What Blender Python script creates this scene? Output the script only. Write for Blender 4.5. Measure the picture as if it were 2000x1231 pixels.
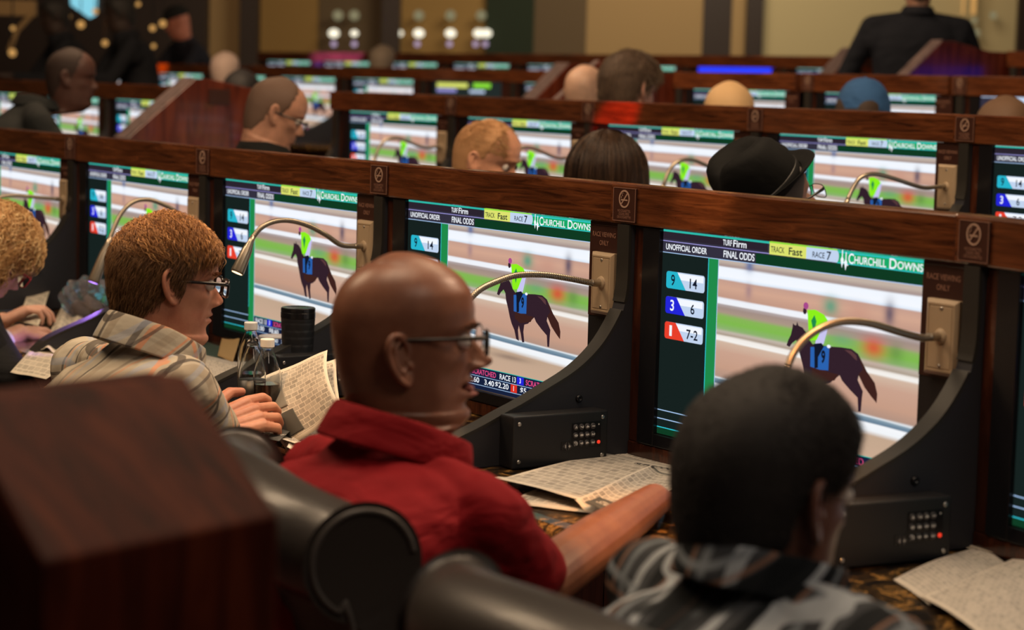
import bpy, bmesh, math, random
import numpy as np
from mathutils import Vector, Matrix

for _o in list(bpy.data.objects):
    bpy.data.objects.remove(_o)
S = bpy.context.scene
COL = S.collection
rnd = random.Random(7)
PI = math.pi

# ------------------------------------------------------------------ camera
F_PX, PITCH, ROLL, RAIL_Z = 4113.0, .1094, .0260, 1.34
CAM_Z = RAIL_Z + .192
cam_d = bpy.data.cameras.new('camera')
cam = bpy.data.objects.new('camera', cam_d)
COL.objects.link(cam)
cam_d.sensor_width = 36.0
cam_d.lens = F_PX / 2000 * 36
cam_d.clip_start = .05
cam_d.clip_end = 200
cam.matrix_world = Matrix.Translation((0, 0, CAM_Z)) @ Matrix.Rotation(PI / 2 - PITCH, 4, 'X') @ Matrix.Rotation(ROLL, 4, 'Z')
cam_d.dof.use_dof = True
cam_d.dof.focus_distance = 4.35
cam_d.dof.aperture_fstop = 3.7
S.camera = cam

# ------------------------------------------------------------------ view, world, room lamps, added spots
S.view_settings.view_transform = 'Standard'
S.view_settings.look = 'None'
S.view_settings.exposure = 0.0
S.view_settings.gamma = 1.0
S.view_settings.use_curve_mapping = False
wd = bpy.data.worlds.new('world')
S.world = wd
wd.use_nodes = True
wd.node_tree.nodes['Background'].inputs[0].default_value = (.55, .43, .34, 1)
wd.node_tree.nodes['Background'].inputs[1].default_value = .10


def aim(o, tgt):
    d = Vector(tgt) - Vector(o.location)
    o.rotation_euler = d.to_track_quat('-Z', 'Y').to_euler()


def spot(name, loc, tgt, col, power, size=60, blend=.5, rad=.12):
    l = bpy.data.lights.new(name, 'SPOT')
    l.color = col
    l.energy = power
    l.spot_size = math.radians(size)
    l.spot_blend = blend
    l.shadow_soft_size = rad
    o = bpy.data.objects.new(name, l)
    COL.objects.link(o)
    o.location = loc
    aim(o, tgt)
    return o


def area(name, loc, tgt, col, power, sx, sy):
    l = bpy.data.lights.new(name, 'AREA')
    l.shape = 'RECTANGLE'
    l.size, l.size_y = sx, sy
    l.color = col
    l.energy = power
    o = bpy.data.objects.new(name, l)
    COL.objects.link(o)
    o.location = loc
    aim(o, tgt)
    return o


WARM = (1.0, .66, .36)
area('overhead_area_light', (-.4, 3.0, 3.9), (-.3, 3.6, .9), (1.0, .74, .50), 52, 1.3, 1.3)
area('overhead_area_light', (-2.6, 4.6, 3.9), (-.9, 5.2, 1.0), (1.0, .72, .46), 70, 1.2, 1.2)
area('overhead_area_light', (1.2, 5.2, 4.4), (.2, 7.0, 1.2), (1.0, .72, .46), 115, 1.8, 1.8)
area('overhead_area_light', (-1.5, 9.5, 4.8), (-.8, 12.5, 1.4), (1.0, .68, .42), 230, 2.4, 2.4)
area('overhead_area_light', (1.8, 17.5, 4.6), (1.2, 22.6, 1.8), (1.0, .84, .60), 150, 3.0, 2.0)
area('overhead_area_light', (1.3, .9, 3.4), (.5, 2.4, 1.1), (1.0, .80, .62), 19, .9, .9)  # added fill that lifts the grey plaid shirt at the lower right
# added coloured spots stand in for sign reflections and glints on rails and cabinet
spot('red_reflection_spot', (.1, 5.4, 2.6), (.335, 7.27, 1.44), (1, .03, .01), 900, 5.5, .6, .02)
spot('orange_reflection_spot', (-3.2, 13.5, 3.0), (-3.0, 17.35, 1.58), (1, .28, .02), 4500, 7, .6, .02)
spot('violet_reflection_spot', (-1.6, 14.5, 3.2), (-1.55, 18.2, 1.72), (.40, .16, 1), 6500, 9, .6, .02)
spot('violet_glint_spot', (-1.0, 5.6, 2.6), (-1.02, 8.42, 1.36), (.55, .15, 1), 260, 2.4, .7, .02)  # added narrow spot, makes the violet glint on the end cabinet
spot('rail_highlight_spot', (.30, 2.6, 3.2), (.36, 3.97, 1.32), (1, .62, .30), 330, 4.5, .7, .02)  # added spot for the golden highlight along the front rail
spot('forearm_fill_spot', (.55, 2.2, 3.4), (.30, 3.35, .84), (1, .40, .10), 420, 14, .6, .03)  # added spot in place of warm gooseneck light on the forearm
spot('hand_fill_spot', (-1.2, 3.2, 3.2), (-.50, 4.25, .86), (1, .55, .22), 150, 12, .6, .03)  # added spot, warms the page-turning hand as a gooseneck lamp would
spot('face_fill_spot', (1.5, 3.7, 2.7), (-.08, 3.0, 1.33), (1, .68, .46), 120, 24, .8, .2)  # added fill from the right for the bald man's face
spot('row_downlight', (-.15, 4.3, 3.7), (-.62, 4.0, 1.2), (1, .74, .50), 130, 34, .8, .2)
spot('front_fill_spot', (.7, 5.0, 2.9), (-.55, 3.98, 1.25), (1, .70, .50), 75, 22, .8, .2)  # extra fill added to brighten the plaid man's face


# ------------------------------------------------------------------ helpers
def ray(px, py):
    a, b = px - 1000, py - 615.5
    cr, sr, cp, sp = math.cos(ROLL), math.sin(ROLL), math.cos(PITCH), math.sin(PITCH)
    u, v = a * cr + b * sr, -a * sr + b * cr
    dx, dy, dz = u / F_PX, 1.0, -v / F_PX
    return Vector((dx, dy * cp + dz * sp, -dy * sp + dz * cp))


def at(px, py, D):
    r = ray(px, py)
    r *= D / r.y
    return Vector((r.x, r.y, r.z + CAM_Z))


def tag(o, label, cat, group=None):
    o['label'] = label
    o['category'] = cat
    if group:
        o['group'] = group
    return o


def empty(name, loc=(0, 0, 0), rz=0.0):
    o = bpy.data.objects.new(name, None)
    COL.objects.link(o)
    o.empty_display_size = .1
    o.location = loc
    o.rotation_euler = (0, 0, rz)
    return o


def mesh(name, V, Fc, mat=None, parent=None, smooth=False, mats=None, mi=None):
    me = bpy.data.meshes.new(name)
    me.from_pydata([tuple(map(float, v)) for v in V], [], [tuple(map(int, f)) for f in Fc])
    return link(name, me, mat, parent, smooth, mats, mi)


def link(name, me, mat=None, parent=None, smooth=False, mats=None, mi=None):
    if mats:
        for m in mats:
            me.materials.append(m)
        if mi is not None:
            me.polygons.foreach_set('material_index', mi)
    elif mat and not me.materials:
        me.materials.append(mat)
    if smooth:
        me.polygons.foreach_set('use_smooth', [True] * len(me.polygons))
    me.update()
    o = bpy.data.objects.new(name, me)
    COL.objects.link(o)
    if parent:
        o.parent = parent
    return o


class MB:
    """collects shapes of ONE part"""

    def __init__(s):
        s.V, s.F, s.n = [], [], 0

    def add(s, V, Fc):
        s.V += [tuple(v) for v in V]
        s.F += [tuple(i + s.n for i in f) for f in Fc]
        s.n += len(V)
        return s

    def box(s, x0, x1, y0, y1, z0, z1):
        V = [(x, y, z) for x in (x0, x1) for y in (y0, y1) for z in (z0, z1)]
        return s.add(V, [(0, 1, 3, 2), (4, 6, 7, 5), (0, 4, 5, 1), (2, 3, 7, 6), (0, 2, 6, 4), (1, 5, 7, 3)])

    def prism(s, poly, axis, a, b):
        """polygon of 2d points extruded along axis 0/1/2 from a to b"""
        def p3(p, t):
            return (t, p[0], p[1]) if axis == 0 else (p[0], t, p[1]) if axis == 1 else (p[0], p[1], t)
        n = len(poly)
        V = [p3(p, a) for p in poly] + [p3(p, b) for p in poly]
        return s.add(V, [tuple(range(n))[::-1], tuple(range(n, 2 * n))] + [(i, (i + 1) % n, n + (i + 1) % n, n + i) for i in range(n)])

    def tube(s, pts, r, n=10, cap=True):
        pts = [Vector(p) for p in pts]
        rr = r if isinstance(r, (list, tuple)) else [r] * len(pts)
        V, ref = [], None
        for i, p in enumerate(pts):
            t = (pts[min(i + 1, len(pts) - 1)] - pts[max(i - 1, 0)]).normalized()
            if ref is None:
                ref = Vector((0, 0, 1)) if abs(t.z) < .9 else Vector((1, 0, 0))
            a = t.cross(ref)
            if a.length < 1e-6:
                a = t.orthogonal()
            a.normalize()
            b = a.cross(t).normalized()
            ref = b
            for k in range(n):
                th = 2 * PI * k / n
                V.append(p + (a * math.cos(th) + b * math.sin(th)) * rr[i])
        Fc = []
        for i in range(len(pts) - 1):
            for k in range(n):
                Fc.append((i * n + k, i * n + (k + 1) % n, (i + 1) * n + (k + 1) % n, (i + 1) * n + k))
        if cap:
            Fc.append(tuple(range(n))[::-1])
            Fc.append(tuple((len(pts) - 1) * n + k for k in range(n)))
        return s.add(V, Fc)

    def lathe(s, prof, c=(0, 0, 0), n=24, M=None):
        V, Fc = [], []
        for (r, z) in prof:
            for k in range(n):
                th = 2 * PI * k / n
                v = Vector((r * math.cos(th), r * math.sin(th), z))
                if M is not None:
                    v = M @ v
                V.append(v + Vector(c))
        for i in range(len(prof) - 1):
            for k in range(n):
                Fc.append((i * n + k, i * n + (k + 1) % n, (i + 1) * n + (k + 1) % n, (i + 1) * n + k))
        Fc.append(tuple(range(n))[::-1])
        Fc.append(tuple((len(prof) - 1) * n + k for k in range(n)))
        return s.add(V, Fc)

    def ell(s, c, r, R=None, nu=16, nv=10):
        V, Fc = [], []
        c = Vector(c)
        for j in range(nv + 1):
            ph = PI * j / nv
            for i in range(nu):
                th = 2 * PI * i / nu
                v = Vector((r[0] * math.sin(ph) * math.cos(th), r[1] * math.sin(ph) * math.sin(th), r[2] * math.cos(ph)))
                if R is not None:
                    v = R @ v
                V.append(c + v)
        for j in range(nv):
            for i in range(nu):
                Fc.append((j * nu + i, (j + 1) * nu + i, (j + 1) * nu + (i + 1) % nu, j * nu + (i + 1) % nu))
        return s.add(V, Fc)

    def cap(s, p0, r0, p1, r1, n=14):
        """tapered capsule"""
        p0, p1 = Vector(p0), Vector(p1)
        t = (p1 - p0)
        L = max(t.length, 1e-6)
        t /= L
        pts, rr = [], []
        for k in range(5):
            a = PI / 2 * (1 - k / 4)
            pts.append(p0 - t * r0 * math.sin(a)); rr.append(max(r0 * math.cos(a), r0 * .05))
        for k in range(5):
            a = PI / 2 * k / 4
            pts.append(p1 + t * r1 * math.sin(a)); rr.append(max(r1 * math.cos(a), r1 * .05))
        return s.tube(pts, rr, n)

    def chain(s, pts, rr, n=14):
        for i in range(len(pts) - 1):
            s.cap(pts[i], rr[i], pts[i + 1], rr[i + 1], n)
        return s

    def build(s, name, mat, parent=None, smooth=False, bevel=0, seg=2):
        o = mesh(name, s.V, s.F, mat, parent, smooth)
        if bevel:
            m = o.modifiers.new('bevel', 'BEVEL')
            m.width, m.segments, m.limit_method = bevel, seg, 'ANGLE'
        return o


def catmull(P, n=8):
    P = [Vector(p) for p in P]
    out = []
    for i in range(len(P) - 1):
        a, b = P[max(i - 1, 0)], P[i]
        c, d = P[i + 1], P[min(i + 2, len(P) - 1)]
        for k in range(n):
            t = k / n
            out.append(.5 * ((2 * b) + (c - a) * t + (2 * a - 5 * b + 4 * c - d) * t * t + (3 * b - a - 3 * c + d) * t ** 3))
    out.append(P[-1])
    return out


def interp(x, xs, ys):
    return float(np.interp(x, xs, ys))


# ------------------------------------------------------------------ materials
def mat(name, col, rough=.5, metal=0.0, spec=.5, coat=0.0, emit=None, es=0.0, trans=0.0, ior=1.45, sss=0.0, sheen=0.0):
    m = bpy.data.materials.new(name)
    m.use_nodes = True
    b = m.node_tree.nodes['Principled BSDF']
    b.inputs['Base Color'].default_value = (*col, 1)
    b.inputs['Roughness'].default_value = rough
    b.inputs['Metallic'].default_value = metal
    b.inputs['Specular IOR Level'].default_value = spec
    b.inputs['Coat Weight'].default_value = coat
    b.inputs['Coat Roughness'].default_value = .08
    b.inputs['IOR'].default_value = ior
    b.inputs['Transmission Weight'].default_value = trans
    b.inputs['Sheen Weight'].default_value = sheen
    if sss:
        b.inputs['Subsurface Weight'].default_value = sss
        b.inputs['Subsurface Radius'].default_value = (.012, .005, .003)
        b.inputs['Subsurface Scale'].default_value = 1.0
    if emit:
        b.inputs['Emission Color'].default_value = (*emit, 1)
        b.inputs['Emission Strength'].default_value = es
    return m


def N(m, typ, **kw):
    n = m.node_tree.nodes.new(typ)
    for k, v in kw.items():
        if k in n.bl_rna.properties and not k.startswith('i_'):
            setattr(n, k, v)
        else:
            n.inputs[int(k[2:]) if k[2:].isdigit() else k[2:].replace('_', ' ')].default_value = v
    return n


def L(m, a, b):
    m.node_tree.links.new(a, b)


def ramp(m, stops, interp_='LINEAR'):
    r = m.node_tree.nodes.new('ShaderNodeValToRGB')
    r.color_ramp.interpolation = interp_
    e = r.color_ramp.elements
    while len(e) < len(stops):
        e.new(.5)
    for k, (p, c) in enumerate(stops):
        e[k].position = p
        e[k].color = (*c, 1)
    return r


def bsdf(m):
    return m.node_tree.nodes['Principled BSDF']


def bump_noise(m, scale, strength, dist=.002, detail=3, vec=None):
    n = N(m, 'ShaderNodeTexNoise', i_Scale=scale, i_Detail=detail)
    bp = N(m, 'ShaderNodeBump', i_Strength=strength, i_Distance=dist)
    if vec is None:
        tc = N(m, 'ShaderNodeTexCoord')
        vec = tc.outputs['Object']
    L(m, vec, n.inputs['Vector'])
    L(m, n.outputs['Fac'], bp.inputs['Height'])
    L(m, bp.outputs['Normal'], bsdf(m).inputs['Normal'])
    return n


def wood(name, c0, c1, c2, stretch=(1.2, 14, 14), rough=.22, coat=.6, scale=3.2):
    m = mat(name, c1, rough, coat=coat)
    tc = N(m, 'ShaderNodeTexCoord')
    mp = N(m, 'ShaderNodeMapping')
    mp.inputs['Scale'].default_value = stretch
    n = N(m, 'ShaderNodeTexNoise', i_Scale=scale, i_Detail=6.0, i_Distortion=1.2, i_Roughness=.6)
    r = ramp(m, [(.30, c0), (.52, c1), (.75, c2)])
    L(m, tc.outputs['Object'], mp.inputs[0]); L(m, mp.outputs[0], n.inputs['Vector'])
    L(m, n.outputs['Fac'], r.inputs[0]); L(m, r.outputs[0], bsdf(m).inputs['Base Color'])
    return m


M = {}
M['rail_wood'] = wood('mahogany rail', (.034, .009, .004), (.115, .034, .012), (.22, .072, .024), (1.4, 12, 22), rough=.25, coat=.55)
M['post_wood'] = wood('mahogany post', (.014, .004, .002), (.05, .013, .006), (.095, .028, .011), (14, 14, 1.6), coat=.3)
M['slab_wood'] = wood('red lacquered wood', (.045, .008, .004), (.125, .024, .011), (.20, .048, .020), (9, 9, 1.1), rough=.25, coat=.35, scale=2.0)
M['near_wood'] = wood('red brown veneer', (.018, .003, .0015), (.062, .010, .004), (.105, .022, .007), (26, 7, 2.6), rough=.6, coat=.0, scale=1.3)
bsdf(M['near_wood']).inputs['Specular IOR Level'].default_value = .12
M['black'] = mat('black laminate', (.012, .012, .014), .42)
M['black_gloss'] = mat('black bezel plastic', (.008, .008, .010), .25)
M['divider'] = mat('charcoal divider laminate', (.022, .022, .028), .5)
M['divider_edge'] = mat('grey black edge trim', (.022, .020, .017), .45)
M['cover'] = mat('dark brown cover panel', (.040, .014, .010), .4)
M['placard'] = mat('dark brown engraved plastic', (.050, .018, .012), .35)
M['engraved'] = mat('pale pink engraving', (.42, .27, .20), .5)
M['engraved_dim'] = mat('dull copper engraving', (.26, .13, .09), .5)
M['plate'] = mat('almond wall plate plastic', (.42, .31, .20), .4)
M['steel'] = mat('steel screw', (.55, .53, .50), .3, metal=1)
M['gooseneck'] = mat('brushed nickel gooseneck', (.42, .36, .28), .32, metal=.85)
M['key'] = mat('dark rubber key', (.045, .042, .045), .4)
M['key_legend'] = mat('white key legend', (.75, .72, .68), .5)
M['red_led'] = mat('red led', (.6, .02, .01), .4, emit=(1, .05, .02), es=.7)
M['tier'] = mat('dark red patterned carpet', (.06, .022, .018), .95)
m = mat('black gold marble laminate', (.02, .015, .01), .18)
tc = N(m, 'ShaderNodeTexCoord')
n1 = N(m, 'ShaderNodeTexNoise', i_Scale=9.0, i_Detail=8.0, i_Roughness=.68, i_Distortion=2.6)
r1 = ramp(m, [(.42, (.006, .005, .005)), (.54, (.05, .028, .010)), (.60, (.34, .18, .05)), (.66, (.05, .03, .014)), (.8, (.01, .008, .007))])
L(m, tc.outputs['Object'], n1.inputs['Vector']); L(m, n1.outputs['Fac'], r1.inputs[0]); L(m, r1.outputs[0], bsdf(m).inputs['Base Color'])
M['marble'] = m


def emis(name, col, s=1.0):
    m = bpy.data.materials.new(name)
    m.use_nodes = True
    nt = m.node_tree
    nt.nodes.clear()
    o = nt.nodes.new('ShaderNodeOutputMaterial')
    e = nt.nodes.new('ShaderNodeEmission')
    e.inputs[0].default_value = (*col, 1)
    e.inputs[1].default_value = s
    nt.links.new(e.outputs[0], o.inputs[0])
    return m


def srgb(h):
    return tuple(((int(h[i:i + 2], 16) / 255) / 12.92) if int(h[i:i + 2], 16) / 255 < .04045 else (((int(h[i:i + 2], 16) / 255) + .055) / 1.055) ** 2.4 for i in (0, 2, 4))


# ------------------------------------------------------------------ text -> mesh
_txt = {}


def text_mesh(body, size, align='LEFT', sx=.78, bold=0.0, ext=0.0):
    k = (body, size, align, sx, bold, ext)
    if k in _txt:
        return _txt[k]
    c = bpy.data.curves.new('txt', 'FONT')
    c.body = body
    c.size = size
    c.align_x = align
    c.align_y = 'CENTER'
    c.offset = bold
    c.extrude = ext
    c.space_line = .9
    o = bpy.data.objects.new('txt', c)
    COL.objects.link(o)
    bpy.context.view_layer.update()
    me = bpy.data.meshes.new_from_object(o.evaluated_get(bpy.context.evaluated_depsgraph_get()))
    bpy.data.objects.remove(o)
    V = [(v.co.x * sx, v.co.y, v.co.z) for v in me.vertices]
    Fc = [tuple(p.vertices) for p in me.polygons]
    bpy.data.meshes.remove(me)
    _txt[k] = (V, Fc)
    return V, Fc


def add_text(mb, body, x, z, y, size, align='LEFT', sx=.78, bold=0.0, rot=0.0, ext=0.0):
    """text on a plane of constant local y, read from -y"""
    V, Fc = text_mesh(body, size, align, sx, bold, ext)
    c, s = math.cos(rot), math.sin(rot)
    mb.add([(x + v[0] * c - v[1] * s, y - v[2], z + v[0] * s + v[1] * c) for v in V], Fc)
    return mb
# ------------------------------------------------------------------ row geometry
class Frame:
    """one station: origin at its left joint on the tier floor, x to the right, y into the panel"""

    def __init__(s, x, y, h, z=0.0):
        s.o, s.h, s.z = Vector((x, y, z)), h, z
        s.X = Vector((math.sin(h), -math.cos(h), 0))
        s.Y = Vector((math.cos(h), math.sin(h), 0))
        s.rz = h - PI / 2

    def w(s, x, y, z=0.0):
        return s.o + s.X * x + s.Y * y + Vector((0, 0, z))

    def emp(s, name, x=0, y=0, z=0, dr=0.0):
        return empty(name, s.w(x, y, z), s.rz + dr)

    def px_x(s, px, py, x):
        """point on the plane of constant local x seen at a place of the photo -> local (x,y,z)"""
        r = ray(px, py)
        o = s.w(x, 0, 0)
        t = (o.x * s.X.x + o.y * s.X.y) / (r.x * s.X.x + r.y * s.X.y)
        q = r * t
        return Vector((x, (Vector((q.x, q.y, 0)) - Vector((o.x, o.y, 0))).dot(s.Y), q.z + CAM_Z - s.z))

    def px_z(s, px, py, z):
        r = ray(px, py)
        t = (z + s.z - CAM_Z) / r.z
        q = r * t
        d = Vector((q.x - s.o.x, q.y - s.o.y, 0))
        return Vector((d.dot(s.X), d.dot(s.Y), z))


def march(x, y, hs, W, z, back=0):
    """frames of consecutive stations leftwards from joint (x,y); hs = heading of each"""
    out, p = [], Vector((x, y, 0))
    for h, w in zip(hs, W):
        p = p + Vector((-math.sin(h), math.cos(h), 0)) * w
        out.append(Frame(p.x, p.y, h, z))
    return out


R = math.radians
hA = [27.1, 33.4, 34.4, 34.1, 33.9, 33.7]
WA = [.959, .955, .954, .948, .944, .94]
rowA = march(1.166, 2.57, [R(h) for h in hA], WA, 0)          # rowA[0] nearest right ... rowA[5] leftmost
hB = [29.5, 30.9, 31.7, 32.5, 33.3]
rowB = march(1.692, 5.056, [R(h) for h in hB], [.95] * 5, .14)
gB = Vector((-.8373, 9.075, 0)) + Vector((-.56, .83, 0)) * .49
rowB2 = march(gB.x, gB.y, [R(33.5)] * 4, [.95] * 4, .14)
rowC = march(2.22, 7.65, [R(29.5), R(30), R(30)], [.96, .98, 1.0], .27)
rowC2 = march(.55, 12.88, [R(39.5), R(39.9), R(38.9), R(38.4), R(37.8), R(37.2), R(36.6), R(36)], [.95] * 8, .28)
rowD2 = march(2.31, 13.25, [R(37.9)] * 8, [.95] * 8, .42)
rowD = march(2.95, 9.9, [R(30)] * 1, [.95], .42)
WID = .95
DZ = .80
CURVE = [(-.014, 1.26), (-.014, 1.159), (-.017, 1.123), (-.026, 1.092), (-.046, 1.058), (-.073, 1.023), (-.108, .992), (-.147, .967), (-.200, .942), (-.257, .916), (-.30, .899), (-.35, .878), (-.41, .856), (-.465, .832), (-.50, .803)]

_cache = {}


def shared(key, fn):
    if key not in _cache:
        o = fn()
        _cache[key] = o
        return o
    src = _cache[key]
    o = src.copy()
    COL.objects.link(o)
    return o


def part(key, parent, fn):
    o = shared(key, fn)
    o.parent = parent
    return o


def mk_rail():
    b = MB().box(-.004, WID + .004, -.013, .036, 1.2602, RAIL_Z)
    return b.build('top_rail', M['rail_wood'], bevel=.004)


def mk_post():
    return MB().box(.0705, .101, -.004, .045, .83, 1.259).build('post', M['post_wood'], bevel=.002)


def mk_back():
    return MB().box(.0, WID, .046, .075, .002, 1.3).build('back_panel', M['black'])


def mk_low():
    return MB().box(.0, WID, .0, .045, .002, .742).build('lower_panel', M['slab_wood'])


def mk_sill():
    return MB().box(.0705, .955, -.006, .045, .801, .83).build('sill', M['post_wood'], bevel=.002)


def mk_cover():
    b = MB().box(.8735, .976, -.0035, .0, 1.067, 1.2595)
    b.box(.875, .974, -.0045, -.0035, 1.2515, 1.2535)
    return b.build('side_cover', M['cover'], bevel=.001)


def mk_cover_low():
    return MB().box(.8735, .976, -.002, .004, .83, 1.068).build('side_recess', M['black'])


def mk_covertext():
    b = MB()
    add_text(b, 'RACE VIEWING', .922, 1.2335, -.0042, .0135, 'CENTER', .84, .0003)
    add_text(b, 'ONLY', .922, 1.2165, -.0042, .0135, 'CENTER', .84, .0003)
    return b.build('engraving', M['engraved_dim'])


def mk_divider():
    poly = CURVE + [(.040, .803), (.040, 1.2585)]
    return MB().prism(poly, 0, .032, .070).build('divider', M['divider'])


def mk_trim():
    b = MB()
    c = [Vector((0, y, z)) for y, z in CURVE]
    for seg in (c[:3] + [Vector((0, -.021, 1.106))], [Vector((0, -.027, 1.090))] + c[4:]):
        pts = catmull(seg, 5)
        V, Fc = [], []
        for i, p in enumerate(pts):
            t = (pts[min(i + 1, len(pts) - 1)] - pts[max(i - 1, 0)]).normalized()
            n = Vector((0, t.z, -t.y))
            for xx in (.0315, .0707):
                V.append((xx, *(p + n * .0045).yz[:]))
                V.append((xx, *(p - n * .002).yz[:]))
        for i in range(len(pts) - 1):
            a = i * 4
            Fc += [(a, a + 2, a + 6, a + 4), (a + 1, a + 5, a + 7, a + 3), (a, a + 4, a + 5, a + 1), (a + 2, a + 3, a + 7, a + 6)]
        Fc += [(0, 1, 3, 2), (len(V) - 4, len(V) - 2, len(V) - 1, len(V) - 3)]
        b.add(V, Fc)
    return b.build('edge_trim', M['divider_edge'])


def mk_knob():
    Mx = Matrix.Rotation(PI / 2, 4, 'Y')
    return MB().lathe([(.0075, 0), (.0075, .003), (.0055, .005), (.003, .005), (.0025, .003)], (.070, -.128, .921), 20, Mx).build('bolt_cap', M['black_gloss'], smooth=True)


def mk_kbox():
    return MB().box(.0705, .118, -.312, -.090, .802, .903).build('keypad_box', M['black'], bevel=.003)


def mk_kpanel():
    b = MB().box(.1182, .119, -.176, -.107, .833, .883)
    b.box(.1182, .119, -.2, -.176, .830, .848)
    return b.build('keypad_panel', M['black_gloss'], bevel=.0008)


KEYS = []
for _c, _y in enumerate((-.127, -.1407, -.1543, -.168)):
    for _r, _z in enumerate((.874, .858, .842)):
        KEYS.append((_y, _z, [['1', '2', '3'], ['4', '5', '6'], ['7', '8', '9'], ['<', '0', '@']][_c][_r]))


def mk_key():
    Mx = Matrix.Rotation(PI / 2, 4, 'Y')
    return MB().lathe([(.0060, 0), (.0060, .0014), (.0050, .0022)], (.119, 0, 0), 16, Mx).build('key', M['key'], smooth=True)


def mk_legend(ch):
    b = MB()
    V, Fc = text_mesh(ch, .0092, 'CENTER', .9, .0004)
    # read on the +x face, turned a quarter clockwise
    b.add([(.1214, v[1], -v[0]) for v in V], Fc)
    return b.build('key_legend', M['key_legend'])


def mk_pmkey():
    b = MB()
    b.prism([(-.1755, .838), (-.1855, .8465), (-.1855, .8295)], 0, .119, .1205)
    b.prism([(-.198, .838), (-.188, .8465), (-.188, .8295)], 0, .119, .1205)
    return b.build('volume_keys', M['key_legend'] if False else M['key'])


def mk_pmleg():
    b = MB()
    b.box(.1206, .1208, -.1846, -.1796, .8373, .8387).box(.1206, .1208, -.1828, -.1814, .8355, .8405)
    b.box(.1206, .1208, -.1918, -.1904, .835, .841)
    return b.build('volume_legend', M['key_legend'])


def mk_redkey():
    Mx = Matrix.Rotation(PI / 2, 4, 'Y')
    return MB().lathe([(.0036, 0), (.0036, .0014), (.0028, .002)], (.119, -.1125, .8415), 14, Mx).build('power_key', M['red_led'], smooth=True)


def mk_icon():
    return MB().prism([(-.1135, .8745), (-.1135, .8785), (-.1105, .8765)], 0, .1191, .1193).build('bell_icon', M['key_legend'])


def mk_screw4():
    b = MB()
    Mx = Matrix.Rotation(PI / 2, 4, 'Y')
    for y, z in ((-.298, .888), (-.103, .890), (-.298, .815), (-.103, .815)):
        b.lathe([(.0042, 0), (.0042, .0008), (.0028, .0016), (.0012, .0010)], (.1185, y, z), 14, Mx)
    return b


def mk_onescrew():
    Mx = Matrix.Rotation(PI / 2, 4, 'Y')
    return MB().lathe([(.0042, 0), (.0042, .0008), (.0028, .0016), (.0012, .0010)], (.1185, 0, 0), 14, Mx).build('screw', M['steel'], smooth=True)


def carrel(fr, label, group, detail=2):
    e = fr.emp('betting_carrel')
    tag(e, label, 'carrel', group)
    part('rail', e, mk_rail)
    part('post', e, mk_post)
    part('back', e, mk_back)
    part('low', e, mk_low)
    part('sill', e, mk_sill)
    c = part('cover', e, mk_cover)
    part('coverlow', e, mk_cover_low)
    if detail:
        part('ctext', c, mk_covertext)
    d = part('div', e, mk_divider)
    part('trim', d, mk_trim)
    if detail:
        part('knob', d, mk_knob)
    if detail > 1:
        k = part('kbox', e, mk_kbox)
        part('kpanel', k, mk_kpanel)
        for (y, z, ch) in KEYS:
            o = part('key', k, mk_key)
            o.location = (0, y, z)
            o = part('leg' + ch, k, lambda: mk_legend(ch))
            o.location = (0, y, z)
        part('pmk', k, mk_pmkey)
        part('pml', k, mk_pmleg)
        part('rk', k, mk_redkey)
        part('bell', k, mk_icon)
        for y, z in ((-.298, .888), (-.103, .890), (-.298, .815), (-.103, .815)):
            o = part('kscrew', k, mk_onescrew)
            o.location = (0, y, z)
    return e


# ------------------------------------------------------------------ no smoking placard
def mk_sign_plate():
    return MB().box(0, .074, -.0045, 0, 0, .0665).build('plate', M['placard'], bevel=.001)


def mk_sign_edge():
    b = MB()
    t = .0012
    for x0, x1, z0, z1 in ((0, .074, 0, t), (0, .074, .0665 - t, .0665), (0, t, t, .0665 - t), (.074 - t, .074, t, .0665 - t)):
        b.box(x0, x1, -.0052, -.0044, z0, z1)
    return b.build('bright_edge', M['engraved_dim'])


def mk_sign_ring():
    b = MB()
    n = 40
    cx, cz, ro, ri = .037, .0445, .0178, .0146
    V = [(cx + rr * math.cos(2 * PI * k / n), yy, cz + rr * math.sin(2 * PI * k / n)) for yy in (-.0052, -.0045) for rr in (ro, ri) for k in range(n)]
    Fc = []
    for k in range(n):
        k2 = (k + 1) % n
        Fc += [(k, k2, n + k2, n + k), (k, 2 * n + k, 2 * n + k2, k2), (n + k, n + k2, 3 * n + k2, 3 * n + k)]
    b.add(V, Fc)
    c, s = math.cos(R(48)), math.sin(R(48))
    p = [(-.0155, -.0013), (.0155, -.0013), (.0155, .0013), (-.0155, .0013)]
    b.prism([(cx + x * c - z * s, cz + x * s + z * c) for x, z in p], 1, -.0052, -.0045)
    b.box(cx - .0105, cx + .0105, -.0051, -.0045, cz - .0035, cz - .0008)
    b.tube([(cx - .009, -.005, cz + .001), (cx - .0105, -.005, cz + .004), (cx - .006, -.005, cz + .006), (cx - .008, -.005, cz + .010), (cx - .003, -.005, cz + .012)], .0006, 6)
    return b.build('symbol', M['engraved'])


def mk_sign_text():
    b = MB()
    for i, t in enumerate(('NO CIGARETTES,', 'CIGARS, PIPES', 'OR E-CIGARETTES')):
        add_text(b, t, .037, .0205 - i * .0062, -.0048, .0070, 'CENTER', .8, .0001)
    return b.build('engraving', M['engraved_dim'])


def smoking_sign(fr, label, group, x=.0):
    e = fr.emp('no_smoking_sign', x + .014, -.0135, 1.2665)
    tag(e, label, 'sign', group)
    part('s1', e, mk_sign_plate)
    part('s2', e, mk_sign_edge)
    part('s3', e, mk_sign_ring)
    part('s4', e, mk_sign_text)
    return e


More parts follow.
